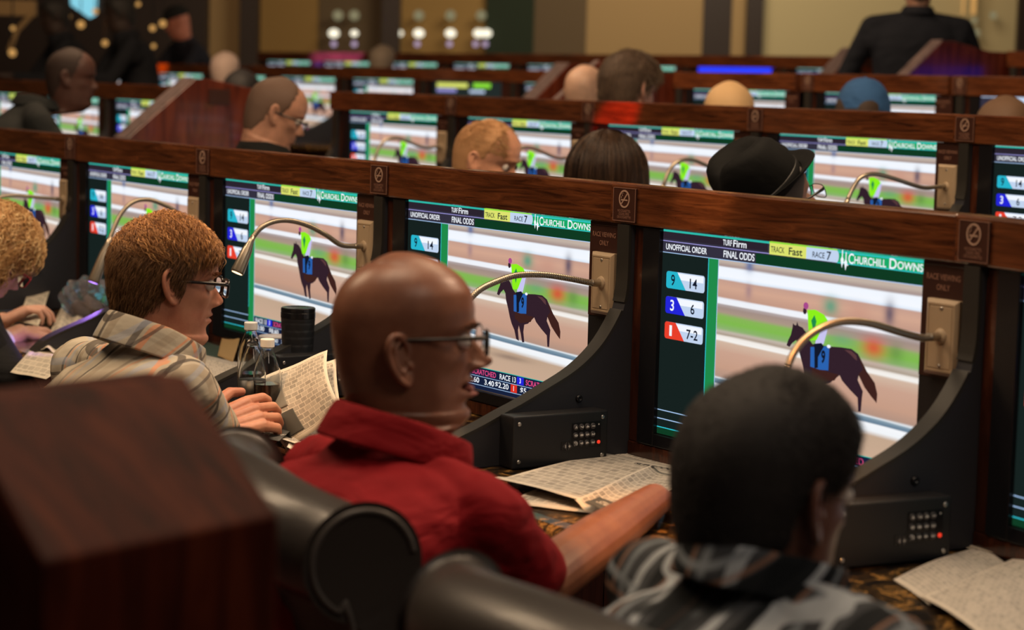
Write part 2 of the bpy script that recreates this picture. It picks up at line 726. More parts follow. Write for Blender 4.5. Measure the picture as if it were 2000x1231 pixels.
# ------------------------------------------------------------------ monitor picture
SC = 1.0
C_ = dict(white='f4f8ff', pale='a8c8f0', cyan='35c8d8', teal='2fb8a8', navy='101826', dark='16211f', dkgreen='0f3a22', green='1f8a4a', lgreen='19a866', lime='8ee03c',
          yellow='dce26e', silver='c2d4ee', head='2b232e', head2='33303f', lav='9a94d8', pill9='28b4cc', pill3='2426d8', pill1='e8402c', ink='12182a',
          horse='32202a', horse2='5a3a3c', tail='3e221e', cloth='2a62b0', silks='8cf01c', pants='c8c4f0', cap='a8488c', tick='16203c', pink='e04c84', red='d83020')
for k_, v_ in C_.items():
    M['e_' + k_] = emis('screen ' + k_, srgb(v_), SC)


class Gfx:
    def __init__(s):
        s.V, s.F, s.MI, s.m = [], [], [], []

    def idx(s, c):
        if c not in s.m:
            s.m.append(c)
        return s.m.index(c)

    def poly(s, pts, c, y):
        n = len(s.V)
        s.V += [(p[0], y, p[1]) for p in pts]
        s.F.append(tuple(range(n, n + len(pts))))
        s.MI.append(s.idx(c))

    def rect(s, x0, x1, z0, z1, c, y):
        s.poly([(x0, z0), (x1, z0), (x1, z1), (x0, z1)], c, y)

    def disc(s, x, z, rx, rz, c, y, n=20):
        s.poly([(x + rx * math.cos(2 * PI * k / n), z + rz * math.sin(2 * PI * k / n)) for k in range(n)], c, y)

    def text(s, t, x, z, size, c, y, align='LEFT', sx=.78, bold=0.0, ang=0.0):
        b = MB()
        add_text(b, t, x, z, y, size, align, sx, bold, ang)
        n = len(s.V)
        s.V += b.V
        s.F += [tuple(i + n for i in f) for f in b.F]
        s.MI += [s.idx(c)] * len(b.F)

    def fit(s, t, x0, x1, z, hgt, c, y, bold=.0003):
        """text squeezed between x0 and x1, capital height hgt"""
        V, Fc = text_mesh(t, hgt / .70, 'LEFT', 1.0, min(bold, hgt * .022))
        a, b = min(v[0] for v in V), max(v[0] for v in V)
        k = (x1 - x0) / (b - a)
        lo, hi = min(v[1] for v in V), max(v[1] for v in V)
        n = len(s.V)
        s.V += [(x0 + (v[0] - a) * k, y, z + v[1] - (lo + hi) / 2) for v in V]
        s.F += [tuple(i + n for i in f) for f in Fc]
        s.MI += [s.idx(c)] * len(Fc)

    def build(s, name):
        return mesh(name, s.V, s.F, mats=[M['e_' + c] for c in s.m], mi=s.MI)


HORSE = [(0.3586, 0.2101), (0.363, 0.2204), (0.3696, 0.2309), (0.3726, 0.2422), (0.374, .252), (.378, .249), (0.3828, 0.2487), (.385, .256), (.389, .249), (0.4002, 0.2467), (0.411, 0.2387), (0.4185, 0.2277), (0.4291, 0.2202), (0.4734, 0.2214), (0.5036, 0.2236), (0.5302, 0.2239), (0.547, 0.2172), (0.5543, 0.2026), (0.5614, 0.1919), (0.5519, 0.1833), (0.5492, 0.1715), (0.5632, 0.1539), (0.5618, 0.1423), (0.5604, 0.1173), (0.5538, 0.1176), (0.5507, 0.141), (0.5303, 0.1521), (0.5097, 0.1653), (0.5026, 0.1741), (0.4798, 0.1581), (0.4664, 0.1547), (0.4637, 0.1389), (0.4681, 0.1168), (0.46, 0.1158), (0.4537, 0.1338), (0.4461, 0.1505), (0.4431, 0.1404), (0.4476, 0.1175), (0.4372, 0.1202), (0.4294, 0.1389), (0.4185, 0.1514), (0.411, 0.1643), (0.4032, 0.1831), (0.394, 0.2018), (0.3913, 0.2153), (0.384, 0.2224), (0.3738, 0.2156), (0.3671, 0.2078)]
TAIL = [(0.547, 0.2172), (0.5713, 0.1891), (0.5917, 0.1723), (0.5991, 0.1542), (0.5985, 0.1381), (0.5831, 0.1485), (0.5661, 0.1619), (0.5487, 0.1829)]
CLOTH = [(0.4239, 0.2146), (0.4734, 0.2222), (0.4734, 0.1788), (0.4517, 0.1772), (0.4255, 0.1796)]
SILKS = [(0.4126, 0.2799), (0.4331, 0.2824), (0.4573, 0.276), (0.4672, 0.2669), (0.4547, 0.2536), (0.4402, 0.229), (0.422, 0.2261), (0.4177, 0.2433), (0.4146, 0.2664)]
PANTS = [(0.4445, 0.2574), (0.4714, 0.2677), (0.4652, 0.2435), (0.4583, 0.2236), (0.436, 0.2197), (0.4388, 0.2336)]
BOOT = [(0.4325, 0.2213), (0.4529, 0.2252), (0.4599, 0.2201), (0.4433, 0.1956), (.438, .205)]


def video_material():
    m = mat('race picture on screen', (.01, .01, .01), .2)
    tc = N(m, 'ShaderNodeTexCoord')
    sp = N(m, 'ShaderNodeSeparateXYZ')
    L(m, tc.outputs['Object'], sp.inputs[0])

    def mth(op, a, b=None, c=None):
        n = N(m, 'ShaderNodeMath', operation=op)
        for i, v in enumerate((a, b, c)):
            if v is None:
                continue
            if isinstance(v, (int, float)):
                n.inputs[i].default_value = v
            else:
                L(m, v, n.inputs[i])
        return n.outputs[0]
    X, Z = sp.outputs['X'], sp.outputs['Z']
    slope = mth('SUBTRACT', .045, mth('MULTIPLY', Z, .105))
    v = mth('ADD', Z, mth('MULTIPLY', slope, mth('SUBTRACT', X, .18)))
    mp = N(m, 'ShaderNodeMapping')
    mp.inputs['Scale'].default_value = (3.0, 1, 90)
    L(m, tc.outputs['Object'], mp.inputs[0])
    nz = N(m, 'ShaderNodeTexNoise', i_Scale=1.0, i_Detail=3.0)
    L(m, mp.outputs[0], nz.inputs['Vector'])
    v2 = mth('ADD', v, mth('MULTIPLY', mth('SUBTRACT', nz.outputs['Fac'], .5), .006))
    fac = mth('MULTIPLY', v2, 1 / .40)
    st = [(.05, 'c8a890'), (.103, 'c0a48c'), (.112, 'f0f4f8'), (.122, 'f4f6fa'), (.1245, '5c7890'), (.131, '8098a8'), (.1335, 'e8f0f6'), (.137, 'b09080'), (.155, 'c49a84'), (.185, 'c8a08c'), (.203, 'cfb4a0'),
          (.206, 'f4f2ee'), (.213, 'f0eae4'), (.217, 'a89888'), (.223, 'c0b4a8'), (.229, '88b06c'), (.24, '7cb84c'), (.252, '84b456'), (.258, 'a89484'), (.267, 'a08c84'), (.2735, 'b0a4a4'), (.276, 'f0f2f8'), (.284, 'eef2fa'),
          (.287, 'c09684'), (.305, 'd0a48e'), (.319, 'c49c8c'), (.322, 'e0ecfa'), (.327, 'f4f8ff'), (.343, 'f0f6ff'), (.346, 'a08c88'), (.353, 'c0b0a4'), (.36, '6c8ca8')]
    r = ramp(m, [(0, (0, 0, 0))] + [(p / .40, srgb(c)) for p, c in st][:31])
    L(m, fac, r.inputs[0])
    col = r.outputs[0]
    for (x, z, sx, sz, c, k) in ((.487, .300, .020, .016, '2f9a7c', .8), (.600, .240, .030, .018, 'd84034', .85), (.655, .238, .02, .017, '507840', .5), (.636, .302, .013, .022, '3c3c5c', .8), (.262, .352, .012, .011, '4868a0', .8), (.262, .305, .010, .014, '806880', .5),
                                  (.52, .245, .035, .012, '64a078', .6), (.30, .12, .05, .003, '605050', .0), (.43, .085, .07, .006, '6a5850', .55), (.56, .296, .03, .016, 'c08878', .4)):
        dx = mth('DIVIDE', mth('SUBTRACT', X, x), sx)
        dz = mth('DIVIDE', mth('SUBTRACT', Z, z), sz)
        d = mth('ADD', mth('MULTIPLY', dx, dx), mth('MULTIPLY', dz, dz))
        w = mth('MULTIPLY', mth('POWER', 2.718, mth('MULTIPLY', d, -1.0)), k)
        mx = N(m, 'ShaderNodeMix', data_type='RGBA')
        L(m, w, mx.inputs[0])
        L(m, col, mx.inputs[6])
        mx.inputs[7].default_value = (*srgb(c), 1)
        col = mx.outputs[2]
    L(m, col, bsdf(m).inputs['Emission Color'])
    bsdf(m).inputs['Emission Strength'].default_value = 1.0
    return m


M['video'] = video_material()
M['scr_dark'] = mat('dark screen ground', (.01, .01, .012), .18, emit=srgb('1c2a2a'), es=.8)


def mk_display():
    return MB().box(0, .735, .001, .004, -.002, .412).build('display', M['video'])


def mk_header():
    g = Gfx()
    g.rect(-.001, .735, .3575, .402, 'head2', 0)
    g.rect(0, .312, .3835, .3975, 'head', -.0002)
    g.rect(0, .735, .3975, .4015, 'teal', -.0004)
    g.rect(.317, .500, .399, .4025, 'lime', -.0005)
    g.rect(0, .43, .3787, .3803, 'lav', -.0004)
    g.rect(0, .72, .3565, .3580, 'pale', -.0004)
    g.rect(.28, .72, .358, .377, 'dkgreen', -.0002)
    g.rect(.318, .419, .3785, .3995, 'yellow', -.0006)
    g.rect(.419, .500, .3785, .3995, 'silver', -.0006)
    g.disc(.499, .389, .006, .0105, 'silver', -.0008)
    g.rect(.500, .72, .3775, .4015, 'lgreen', -.0004)
    g.rect(.500, .72, .3965, .3980, 'cyan', -.0006)
    g.rect(.500, .72, .3780, .3795, 'cyan', -.0006)
    g.fit('TURF', .184, .2105, .3900, .0105, 'white', -.0008, .0002)
    g.fit('Firm', .2145, .253, .3903, .0125, 'white', -.0008, .0008)
    g.fit('UNOFFICIAL ORDER', .010, .137, .3688, .0112, 'white', -.0008, .0006)
    g.fit('FINAL ODDS', .187, .277, .3685, .0128, 'white', -.0008, .0006)
    g.fit('TRACK', .3225, .360, .3885, .0105, 'ink', -.0010, .0001)
    g.fit('Fast', .372, .409, .3885, .0130, 'ink', -.0010, .0004)
    g.fit('RACE', .436, .468, .3880, .0100, 'ink', -.0010, .0001)
    g.fit('7', .4735, .485, .3885, .0150, 'ink', -.0010, .0003)
    g.fit('C', .530, .5435, .3885, .0175, 'white', -.0010, .0005)
    g.fit('HURCHILL', .5450, .624, .3872, .0128, 'white', -.0010, .0005)
    g.fit('D', .632, .6495, .3885, .0175, 'white', -.0010, .0005)
    g.fit('OWNS', .6515, .713, .3872, .0128, 'white', -.0010, .0005)
    for x, dz in ((.514, 0), (.5235, -.004)):
        g.rect(x - .0012, x + .0012, .376 + dz, .4025 + dz, 'white', -.0010)
        g.poly([(x - .0042, .385 + dz), (x, .3705 + dz), (x + .0042, .385 + dz), (x, .392 + dz)], 'white', -.0012)
        g.rect(x + .0012, x + .0065, .3795 + dz, .3815 + dz, 'white', -.0011)
    return g.build('header_banner')


def mk_odds():
    g = Gfx()
    g.rect(-.001, .1425, 0, .357, 'dark', -.0002)
    g.rect(.1425, .1735, 0, .358, 'green', -.0002)
    g.rect(.1420, .1440, .07, .358, 'cyan', -.0004)
    g.rect(.1720, .1738, .03, .358, 'pale', -.0004)
    for z in (.0475, .0305, .0135):
        g.rect(0, .142, z - .0009, z + .0009, 'cyan' if z < .02 else 'pale', -.0006)
    g.rect(0, .142, 0, .0130, 'dkgreen', -.0004)
    g.rect(0, .142, .0145, .0295, 'dark', -.0004)
    for (z, c, a, b, ink) in ((.305, 'pill9', '9', '14', 'ink'), (.256, 'pill3', '3', '6', 'white'), (.2065, 'pill1', '1', '7-2', 'white')):
        n = 6
        r_ = .006
        x0, x1, z0, z1 = .015, .134, z - .0165, z + .0165
        pts = []
        for cx, cz, a0 in ((x1 - r_, z1 - r_, 0), (x0 + r_, z1 - r_, 90), (x0 + r_, z0 + r_, 180), (x1 - r_, z0 + r_, 270)):
            pts += [(cx + r_ * math.cos(R(a0 + 90 * k / n)), cz + r_ * math.sin(R(a0 + 90 * k / n))) for k in range(n + 1)]
        g.poly(pts, 'silver', -.0008)
        g.rect(.050, x1 - .004, z + .002, z1 - .002, 'white', -.0010)
        lp = [p for p in pts if p[0] < .05]
        g.poly([(.049, z1), *lp, (.077, z0)], c, -.0012)
        g.fit(a, .0305, .0425 if a != '1' else .0385, z, .0205, ink, -.0016, .0012)
        g.fit(b, *{'14': (.089, .112), '6': (.0945, .1065), '7-2': (.084, .119)}[b], z - .0015, .0185, 'ink', -.0016, .0006)
    return g.build('odds_panel')


def mk_ticker():
    g = Gfx()
    g.rect(.174, .735, 0, .050, 'tick', -.0002)
    g.rect(.174, .735, .0485, .050, 'teal', -.0004)
    g.rect(.174, .735, .0285, .0297, 'pale', -.0004)
    g.rect(.174, .735, .0090, .0102, 'pale', -.0004)
    for k in range(-1, 2):
        ox = .395 + k * .21
        if ox < .18:
            ox = .19
        g.fit('RACE 13', ox, ox + .062, .0390, .0115, 'white', -.0008, .0002)
        if k < 1:
            g.rect(ox + .066, ox + .092, .031, .0475, 'pill3', -.0006)
            g.text('3', ox + .079, .0390, .0150, 'white', -.0010, 'CENTER', .8, .0004)
            g.fit('SCRATCHED', ox + .100, ox + .195, .0390, .0115, 'pink', -.0008, .0004)
    for x, t in ((.182, '$3.00'), (.262, '$8.60'), (.335, '3.40'), (.378, '$2.20'), (.475, '$5.40'), (.532, '$2.60'), (.590, '$2.20'), (.66, '$9.80')):
        g.fit(t, x, x + (.052 if t[0] == '$' else .038), .0192, .0115, 'white', -.0008, .0002)
    g.rect(.438, .462, .011, .028, 'red', -.0006)
    g.text('1', .450, .0192, .015, 'white', -.0010, 'CENTER', .8, .0004)
    return g.build('ticker')


def mk_horse():
    g = Gfx()
    g.poly(TAIL, 'tail', -.0004)
    g.poly(HORSE, 'horse', -.0006)
    g.poly([(.512, .2205), (.530, .2205), (.543, .214), (.546, .205), (.538, .208), (.528, .214)], 'horse2', -.0008)
    g.poly([(.430, .19), (.47, .176), (.50, .175), (.49, .163), (.45, .156), (.43, .165)], 'tail', -.0007)
    g.poly(CLOTH, 'cloth', -.0010)
    g.poly([(.4345, .214), (.4445, .214), (.446, .180), (.437, .178)], 'ink', -.0012)
    g.text('9', .459, .200, .030, 'ink', -.0014, 'CENTER', .7, .0012)
    g.poly(PANTS, 'pants', -.0014)
    g.poly(BOOT, 'ink', -.0016)
    g.poly(SILKS, 'silks', -.0018)
    g.poly([(.424, .262), (.432, .273), (.438, .262), (.432, .240)], 'green', -.0019)
    g.disc(.4058, .2775, .0050, .0062, 'horse', -.0018)
    g.disc(.4085, .2870, .0068, .0062, 'cap', -.0020)
    g.disc(.473, .2215, .005, .003, 'white', -.0020)
    return g.build('racehorse_picture')


def mk_bezel():
    b = MB()
    o = (-.054, .752, -.026, .4155)
    i = (-.0005, .7345, -.0015, .404)
    b.box(o[0], i[0], -.010, .018, o[2], o[3] - .014)
    b.box(i[1], o[1], .004, .018, o[2], o[3] - .014)
    b.box(i[0], i[1], -.010, .018, o[2], i[2])
    b.box(i[0], i[1], .004, .018, i[3], o[3] - .001)
    b.box(o[0] + .01, o[1] - .01, .005, .04, o[2] + .005, o[3] - .005)
    return b.build('bezel', M['black_gloss'], bevel=.0015)


def monitor(fr, label, group, kind='race'):
    e = fr.emp('monitor', .156, .002, .857)
    tag(e, label, 'monitor', group)
    part('bez', e, mk_bezel)
    if kind == 'race':
        d = part('disp', e, mk_display)
        part('hdr', d, mk_header)
        part('odds', d, mk_odds)
        part('tick', d, mk_ticker)
        part('horse', d, mk_horse).location = (.017, 0, .008)
    elif kind == 'blue':
        part('dispb', e, lambda: MB().box(0, .735, .001, .004, -.002, .412).build('display', emis('blue screen', (.02, .05, 1.0), 1.2)))
    elif kind == 'tote':
        d = part('dispt', e, lambda: MB().box(0, .735, .001, .004, -.002, .412).build('display', M['scr_dark']))

        def f():
            g = Gfx()
            g.rect(.03, .36, .36, .39, 'yellow', -.0004)
            g.rect(.42, .60, .362, .392, 'lime', -.0004)
            g.rect(.03, .24, .33, .352, 'lav', -.0004)
            g.rect(.38, .54, .328, .346, 'silver', -.0004)
            return g.build('tote_board')
        part('tb', d, f)
    elif kind == 'sport':
        d = part('disps', e, lambda: MB().box(0, .735, .001, .004, -.002, .412).build('display', M['e_silver']))

        def f2():
            g = Gfx()
            g.rect(-.001, .13, 0, .40, 'head2', -.0004)
            for i in range(18):
                for j in range(10):
                    g.disc(.30 + i * .013, .40 - j * .016, .0045, .006, 'teal', -.0006, 8)
            g.text('RACE', .15, .335, .06, 'teal', -.0008, sx=.8, bold=.002)
            return g.build('patterned_banner')
        part('sb', d, f2)
    return e


# ------------------------------------------------------------------ reading lamp on its wall plate
def mk_wplate():
    b = MB()
    x0, x1, z0, z1 = .8965, .9705, 1.0735, 1.1985
    V = []
    for (m_, y) in ((0, -.0037), (0, -.0130), (.006, -.018), (.009, -.0182), (.0095, -.0172), (.0115, -.0172), (.012, -.0182)):
        V += [(x0 + m_, y, z0 + m_), (x1 - m_, y, z0 + m_), (x1 - m_, y, z1 - m_), (x0 + m_, y, z1 - m_)]
    Fc = []
    for i in range(6):
        for k in range(4):
            Fc.append((i * 4 + k, i * 4 + (k + 1) % 4, i * 4 + 4 + (k + 1) % 4, i * 4 + 4 + k))
    Fc += [(0, 3, 2, 1), (24, 25, 26, 27)]
    b.add(V, Fc)
    Mx = Matrix.Rotation(PI / 2, 4, 'X')
    b.lathe([(.0135, 0), (.0125, .0025), (.0095, .004), (.0085, .0045)], (.935, -.0182, 1.138), 24, Mx)
    return b.build('wall_plate', M['plate'])


def mk_pscrew():
    Mx = Matrix.Rotation(PI / 2, 4, 'X')
    return MB().lathe([(.0034, 0), (.0032, .0008), (.0010, .0012)], (0, -.0182, 0), 12, Mx).build('screw', M['steel'], smooth=True)


LAMP_DEF = [(712, 480), (690, 483), (665, 478), (635, 458), (600, 440), (565, 431), (535, 433), (510, 445), (493, 465)]


def lamp_path(fr, pxs, x=.935):
    return [fr.px_x(a, b, x) for a, b in pxs]


def reading_lamp(fr, label, group, path, head_end, col=None, power=0, ribs=True):
    e = fr.emp('reading_lamp', 0, 0, 0)
    tag(e, label, 'reading lamp', group)
    p = part('wpl', e, mk_wplate)
    for z in (1.184, 1.089):
        o = part('psc', p, mk_pscrew)
        o.location = (.935, 0, z)
    pts = [Vector((.935, -.021, 1.138)), Vector((.935, -.040, 1.138))] + [Vector(q) for q in path if q.y < -.055]
    cm = catmull(pts, 14)
    # even spacing -> ribbed sleeve
    Ls = [0]
    for a, b_ in zip(cm[:-1], cm[1:]):
        Ls.append(Ls[-1] + (b_ - a).length)
    tot = Ls[-1]
    n = int(tot / .0011) if ribs else 40
    P, Rr = [], []
    for i in range(n):
        s_ = tot * i / (n - 1)
        P.append(Vector([float(np.interp(s_, Ls, [q[k] for q in cm])) for k in range(3)]))
        Rr.append(.0058 + (.0006 if (i // 2) % 2 else 0) if ribs else .0061)
        if s_ < .022:
            Rr[-1] = .0070
    MB().tube(P, Rr, 12).build('gooseneck', M['gooseneck'], e, smooth=True)
    t = (Vector(head_end) - P[-1])
    Ln = t.length
    t.normalize()
    hp = [P[-1] - t * .004, P[-1] + t * Ln * .12, P[-1] + t * Ln * .35, P[-1] + t * Ln * .95, P[-1] + t * Ln]
    hd = MB().tube(hp, [.0066, .0075, .0125, .0158, .0152], 20).build('lamp_head', M['gooseneck'], e, smooth=True)
    lens = MB().tube([P[-1] + t * (Ln + .0002), P[-1] + t * (Ln + .001)], [.0125, .0125], 16).build('lens', mat('lamp lens', (.8, .8, .8), .3, emit=col or (.3, .3, .3), es=3.0 if power else .2), hd)
    if power:
        l = bpy.data.lights.new('lamp_bulb', 'SPOT')
        l.color, l.energy, l.spot_size, l.spot_blend, l.shadow_soft_size = col, power, R(95), .6, .012
        lo = bpy.data.objects.new('lamp_bulb', l)
        COL.objects.link(lo)
        lo.parent = e
        lo.location = P[-1] + t * (Ln + .006)
        lo.rotation_euler = t.to_track_quat('-Z', 'Y').to_euler()
    return e


# ------------------------------------------------------------------ worktops
WPROF = [(-.001, .7995), (-.49, .7995), (-.512, .797), (-.523, .789), (-.527, .777), (-.523, .765), (-.512, .757), (-.49, .7545), (-.001, .7545)]


def worktop(frames, label, group, right_ext=0.0, left_ext=0.0):
    """frames right to left; continuous top with a bullnose front"""
    V, Fc = [], []
    js = [frames[0].w(WID + right_ext, 0)] + [f.w(0, 0) for f in frames]
    Ys = [frames[0].Y] + [(frames[i].Y + frames[min(i + 1, len(frames) - 1)].Y).normalized() for i in range(len(frames))]
    for j, y in zip(js, Ys):
        for (a, z) in WPROF:
            V.append(j + y * a + Vector((0, 0, z)))
    n = len(WPROF)
    for i in range(len(js) - 1):
        for k in range(n):
            Fc.append((i * n + k, i * n + (k + 1) % n, (i + 1) * n + (k + 1) % n, (i + 1) * n + k))
    Fc += [tuple(range(n)), tuple(range((len(js) - 1) * n, len(js) * n))[::-1]]
    o = mesh('worktop', V, Fc, M['marble'])
    me = o.data
    bm = bmesh.new(); bm.from_mesh(me); bmesh.ops.recalc_face_normals(bm, faces=bm.faces); bm.to_mesh(me); bm.free()
    tag(o, label, 'counter', group)
    return o


SLAB = [(.03, .002), (.03, 1.335), (-.12, 1.335), (-.352, 1.378), (-.425, 1.378), (-.74, 1.115), (-.79, 1.08), (-.79, .002)]


def end_slab(fr, x, label, group, t=.13, sign=True, mirror=False):
    e = fr.emp('end_cabinet', x, 0, 0)
    tag(e, label, 'end cabinet', group)
    MB().prism([(y, z) for y, z in SLAB], 0, 0, t).build('cabinet_body', M['slab_wood'], e, bevel=.004)
    cp = MB()
    cp.prism([(-.425, 1.3785), (-.742, 1.1155), (-.745, 1.120), (-.428, 1.3835)], 0, .004, t - .004)
    cp.build('front_slope', M['slope_lit'], e)
    if sign:
        s_ = MB().box(t + .0005, t + .006, -.36, -.26, 1.27, 1.335).build('number_plate', M['placard'], e)
    return e


M['slope_lit'] = wood('grey brown lit slope veneer', (.10, .075, .07), (.17, .12, .115), (.21, .16, .15), (9, 9, 1.1), rough=.3, coat=.5, scale=2.0)  # lighter grey tone paints in the light that the slope catches

ordn = ['nearest', 'second nearest', 'third nearest', 'fourth nearest', 'fifth nearest', 'farthest']
whoA = ['cut by the right edge', "behind the dark-haired man's head", "right of the bald man's face", "left of the bald man's head", 'behind the red-brown hair', 'at the left edge above the blonde woman']
lampsA = {
    1: ([(1835, 655), (1800, 660), (1760, 650), (1700, 632), (1650, 628), (1610, 638), (1575, 660), (1550, 690), (1536, 725)], (1512, 790), WARM, 2.2),
    2: ([(1175, 548), (1150, 549), (1110, 544), (1060, 537), (1010, 538), (970, 550), (935, 568), (905, 600)], (872, 655), WARM, 2.2),
    3: (LAMP_DEF, (463, 533), WARM, 1.6),
    4: ([(382, 420), (350, 418), (320, 400), (290, 390), (260, 395), (235, 420), (215, 465)], (182, 552), (.42, .20, 1.0), 8.0),
    5: ([(135, 388), (105, 390), (60, 384), (20, 382), (-20, 392), (-50, 415)], (-80, 470), (.42, .20, 1.0), 10),
}
for i, f in enumerate(rowA):
    carrel(f, f'front row betting carrel {whoA[i]}', 'carrels of the front row', 2 if i < 4 else 1)
    monitor(f, f'front row race monitor {whoA[i]}', 'monitors of the front row')
    if i in lampsA:
        pth, he, c_, pw = lampsA[i]
        reading_lamp(f, f'front row nickel gooseneck lamp {whoA[i]}', 'reading lamps of the front row',
                     lamp_path(f, pth), f.px_x(*he, .935), c_, pw)
signA = ['by the right edge', 'right of the bald head', 'above the top of the bald head', 'above the red-brown hair', 'at the left, smallest of the row']
for i in range(5):
    smoking_sign(rowA[i], f'no smoking sign on the front rail {signA[i]}', 'no smoking signs on the front rail')
worktop(rowA, 'black and gold marble worktop of the front row with newspapers on it', 'worktops')

whoB = ['at the right edge', 'right of the black hat', 'between black hat and long dark hair', 'behind the balding blond man', 'right of the man looking down']
gen = [Vector((.935, y, z)) for y, z in ((-.05, 1.137), (-.08, 1.134), (-.12, 1.14), (-.16, 1.155), (-.20, 1.168), (-.24, 1.170), (-.275, 1.158), (-.30, 1.13), (-.315, 1.09))]
for i, f in enumerate(rowB):
    carrel(f, f'second row betting carrel {whoB[i]}', 'carrels of the second row', 1)
    monitor(f, f'second row race monitor {whoB[i]}', 'monitors of the second row')
    if i:
        reading_lamp(f, f'second row gooseneck lamp {whoB[i]}', 'reading lamps of the second row', gen if i > 1 else lamp_path(f, [(1845, 372), (1800, 366), (1740, 347), (1705, 340), (1680, 348), (1665, 370), (1655, 392)]), (.935, -.36, 1.02) if i > 1 else f.px_x(1640, 440, .935), ribs=False)
for i in range(4):
    smoking_sign(rowB[i], ['no smoking sign on the second rail near the right edge', 'no smoking sign on the second rail above the black hat', 'no smoking sign on the second rail left of the red reflection', 'no smoking sign on the second rail above the balding blond man'][i], 'no smoking signs on the second rail')
worktop(rowB, 'dark marble worktop of the second row behind the front rail', 'worktops')
for i, f in enumerate(rowB2):
    carrel(f, f'second row carrel across the aisle, {["behind the peaked end cabinet", "right of the dark-skinned man in grey", "hidden by the man in the grey jacket", "at the left edge"][i]}', 'carrels of the second row across the aisle', 1)
    monitor(f, f'second row monitor across the aisle, {["seen just left of the peaked end cabinet", "beside the chin of the man in the grey jacket", "behind the man in the grey jacket", "at the left edge"][i]}', 'monitors of the second row across the aisle')
worktop(rowB2, 'dark marble worktop of the second row across the aisle', 'worktops')
end_slab(rowB2[0], WID, 'tall peaked red wood end cabinet left of the man in glasses, with a violet glint', 'peaked end cabinets')

whoC = ['at the right edge with a pale patterned picture', 'behind the blue cap', 'behind the blond hair top']
for i, f in enumerate(rowC):
    carrel(f, f'betting carrel of the third row, {whoC[i]}', 'carrels of the third row', 1)
    monitor(f, f'monitor of the third row, {whoC[i]}', 'monitors of the third row', 'sport' if i == 0 else 'race')
for i in range(2):
    smoking_sign(rowC[i], ['no smoking sign on the third rail near the right edge', 'no smoking sign on the third rail left of the blue cap'][i], 'no smoking signs on the third rail')
worktop(rowC, 'worktop of the third row on the right of the aisle', 'worktops')
end_slab(rowC[2], -.06, 'peaked end cabinet behind the brown-haired head', 'peaked end cabinets', t=.05, sign=False)
for i, f in enumerate(rowC2):
    nm = ['hidden behind the middle end cabinet', 'with a dark tote picture', 'fourth from the left', 'right of the short-haired man', 'above the head of the man in glasses', 'above the peaked cabinet', 'second from the left under the orange glow', 'at the far left'][i]
    carrel(f, f'third row carrel {nm}', 'carrels of the third row left of the aisle', 0)
    monitor(f, f'third row monitor {nm}', 'monitors of the third row left of the aisle', 'tote' if i == 1 else 'race')
worktop(rowC2, 'worktop of the third row left of the aisle', 'worktops')
end_slab(rowC2[0], WID, 'peaked end cabinet in the middle of the picture with a bright white glint', 'peaked end cabinets')
for i, f in enumerate(rowD2):
    nm = ['hidden by the end cabinet at the aisle', 'with a plain blue picture', 'behind the brown-haired head', 'above the bald head top', 'above the middle end cabinet', 'left of the grey end strip', 'next to the grey head top', 'farthest left under the violet glow'][i]
    carrel(f, f'betting carrel of the back row, {nm}', 'carrels of the back row', 0)
    monitor(f, f'monitor of the back row, {nm}', 'monitors of the back row', 'blue' if i == 1 else 'race')
end_slab(rowD2[0], WID, 'peaked end cabinet of the back row left of the standing person', 'peaked end cabinets')
worktop(rowD2, 'worktop of the back row left of the standing person', 'worktops')
for i, f in enumerate(rowD):
    carrel(f, 'betting carrel of the back row at the right edge', 'carrels of the back row', 0)
    monitor(f, 'monitor of the back row with a blue picture at the right edge', 'monitors of the back row', 'blue')
end_slab(rowD[0], -.1, 'peaked end cabinet of the back row right of the standing person', 'peaked end cabinets', t=.09, sign=False)
worktop(rowD, 'worktop of the back row at the right edge', 'worktops')


# ------------------------------------------------------------------ stepped floor and the far wall
def tier(name, line, z, thick=.14, back=0.0):
    """strip of floor whose near edge follows the row in front of it"""
    V = [(*p, z) for p in line] + [(*p, z - thick) for p in line]
    n = len(line)
    o = mesh(name, V, [tuple(range(n)), tuple(range(n, 2 * n))[::-1]] + [(i, i + n, (i + 1) % n + n, (i + 1) % n) for i in range(n)], M['tier'])
    o['kind'] = 'structure'
    return o


def edge(frames, off, ext=6):
    a = frames[0].w(WID + ext, off)
    b = frames[-1].w(-ext * 2, off)
    return [(a.x, a.y), (b.x, b.y)]


tier('floor', [(-14, -3), (14, -3), (14, 26), (-14, 26)], 0, .2)
eA, eB = edge([rowA[1]], .10), edge([rowB[1]], .10)
for nm, e_, z in (('floor_2', edge([rowA[2]], .30), .14), ('floor_3', edge([rowB[2]], .30), .27), ('floor_4', edge([rowC2[3]], -1.0), .28), ('floor_5', edge([rowD2[2]], -1.15), .42)):
    (x0, y0), (x1, y1) = e_
    V = [(x0, y0), (x0 + 12, y0 + 8), (x1 + 12, 26), (x1, max(y1, 26))]
    tier(nm, V, z - (.0 if nm != 'floor_4' else .0005), z)
# ------------------------------------------------------------------ far wall
M['wall'] = mat('brown wall', srgb('5a4a34'), .8)
M['tan'] = mat('tan wall panel', srgb('9a8058'), .8)
M['olive'] = mat('pale olive wall panel', srgb('b0a27c'), .8)
M['gold'] = mat('gold brown wall panel', srgb('8a6c38'), .7)
M['darkcol'] = mat('dark brown column', srgb('241611'), .5)
M['dgreen'] = mat('dark green drape', srgb('1f2a1c'), .9)
M['lampwhite'] = emis('white lamp glass', srgb('fff6dc'), 1.3)
M['lamplilac'] = emis('lilac lamp glass', srgb('c8b0d0'), .8)
M['lampgold'] = emis('golden lamp glass', srgb('e0a860'), .8)
WY = 21.0


def wx(px):
    return (px - 1000) / F_PX * WY


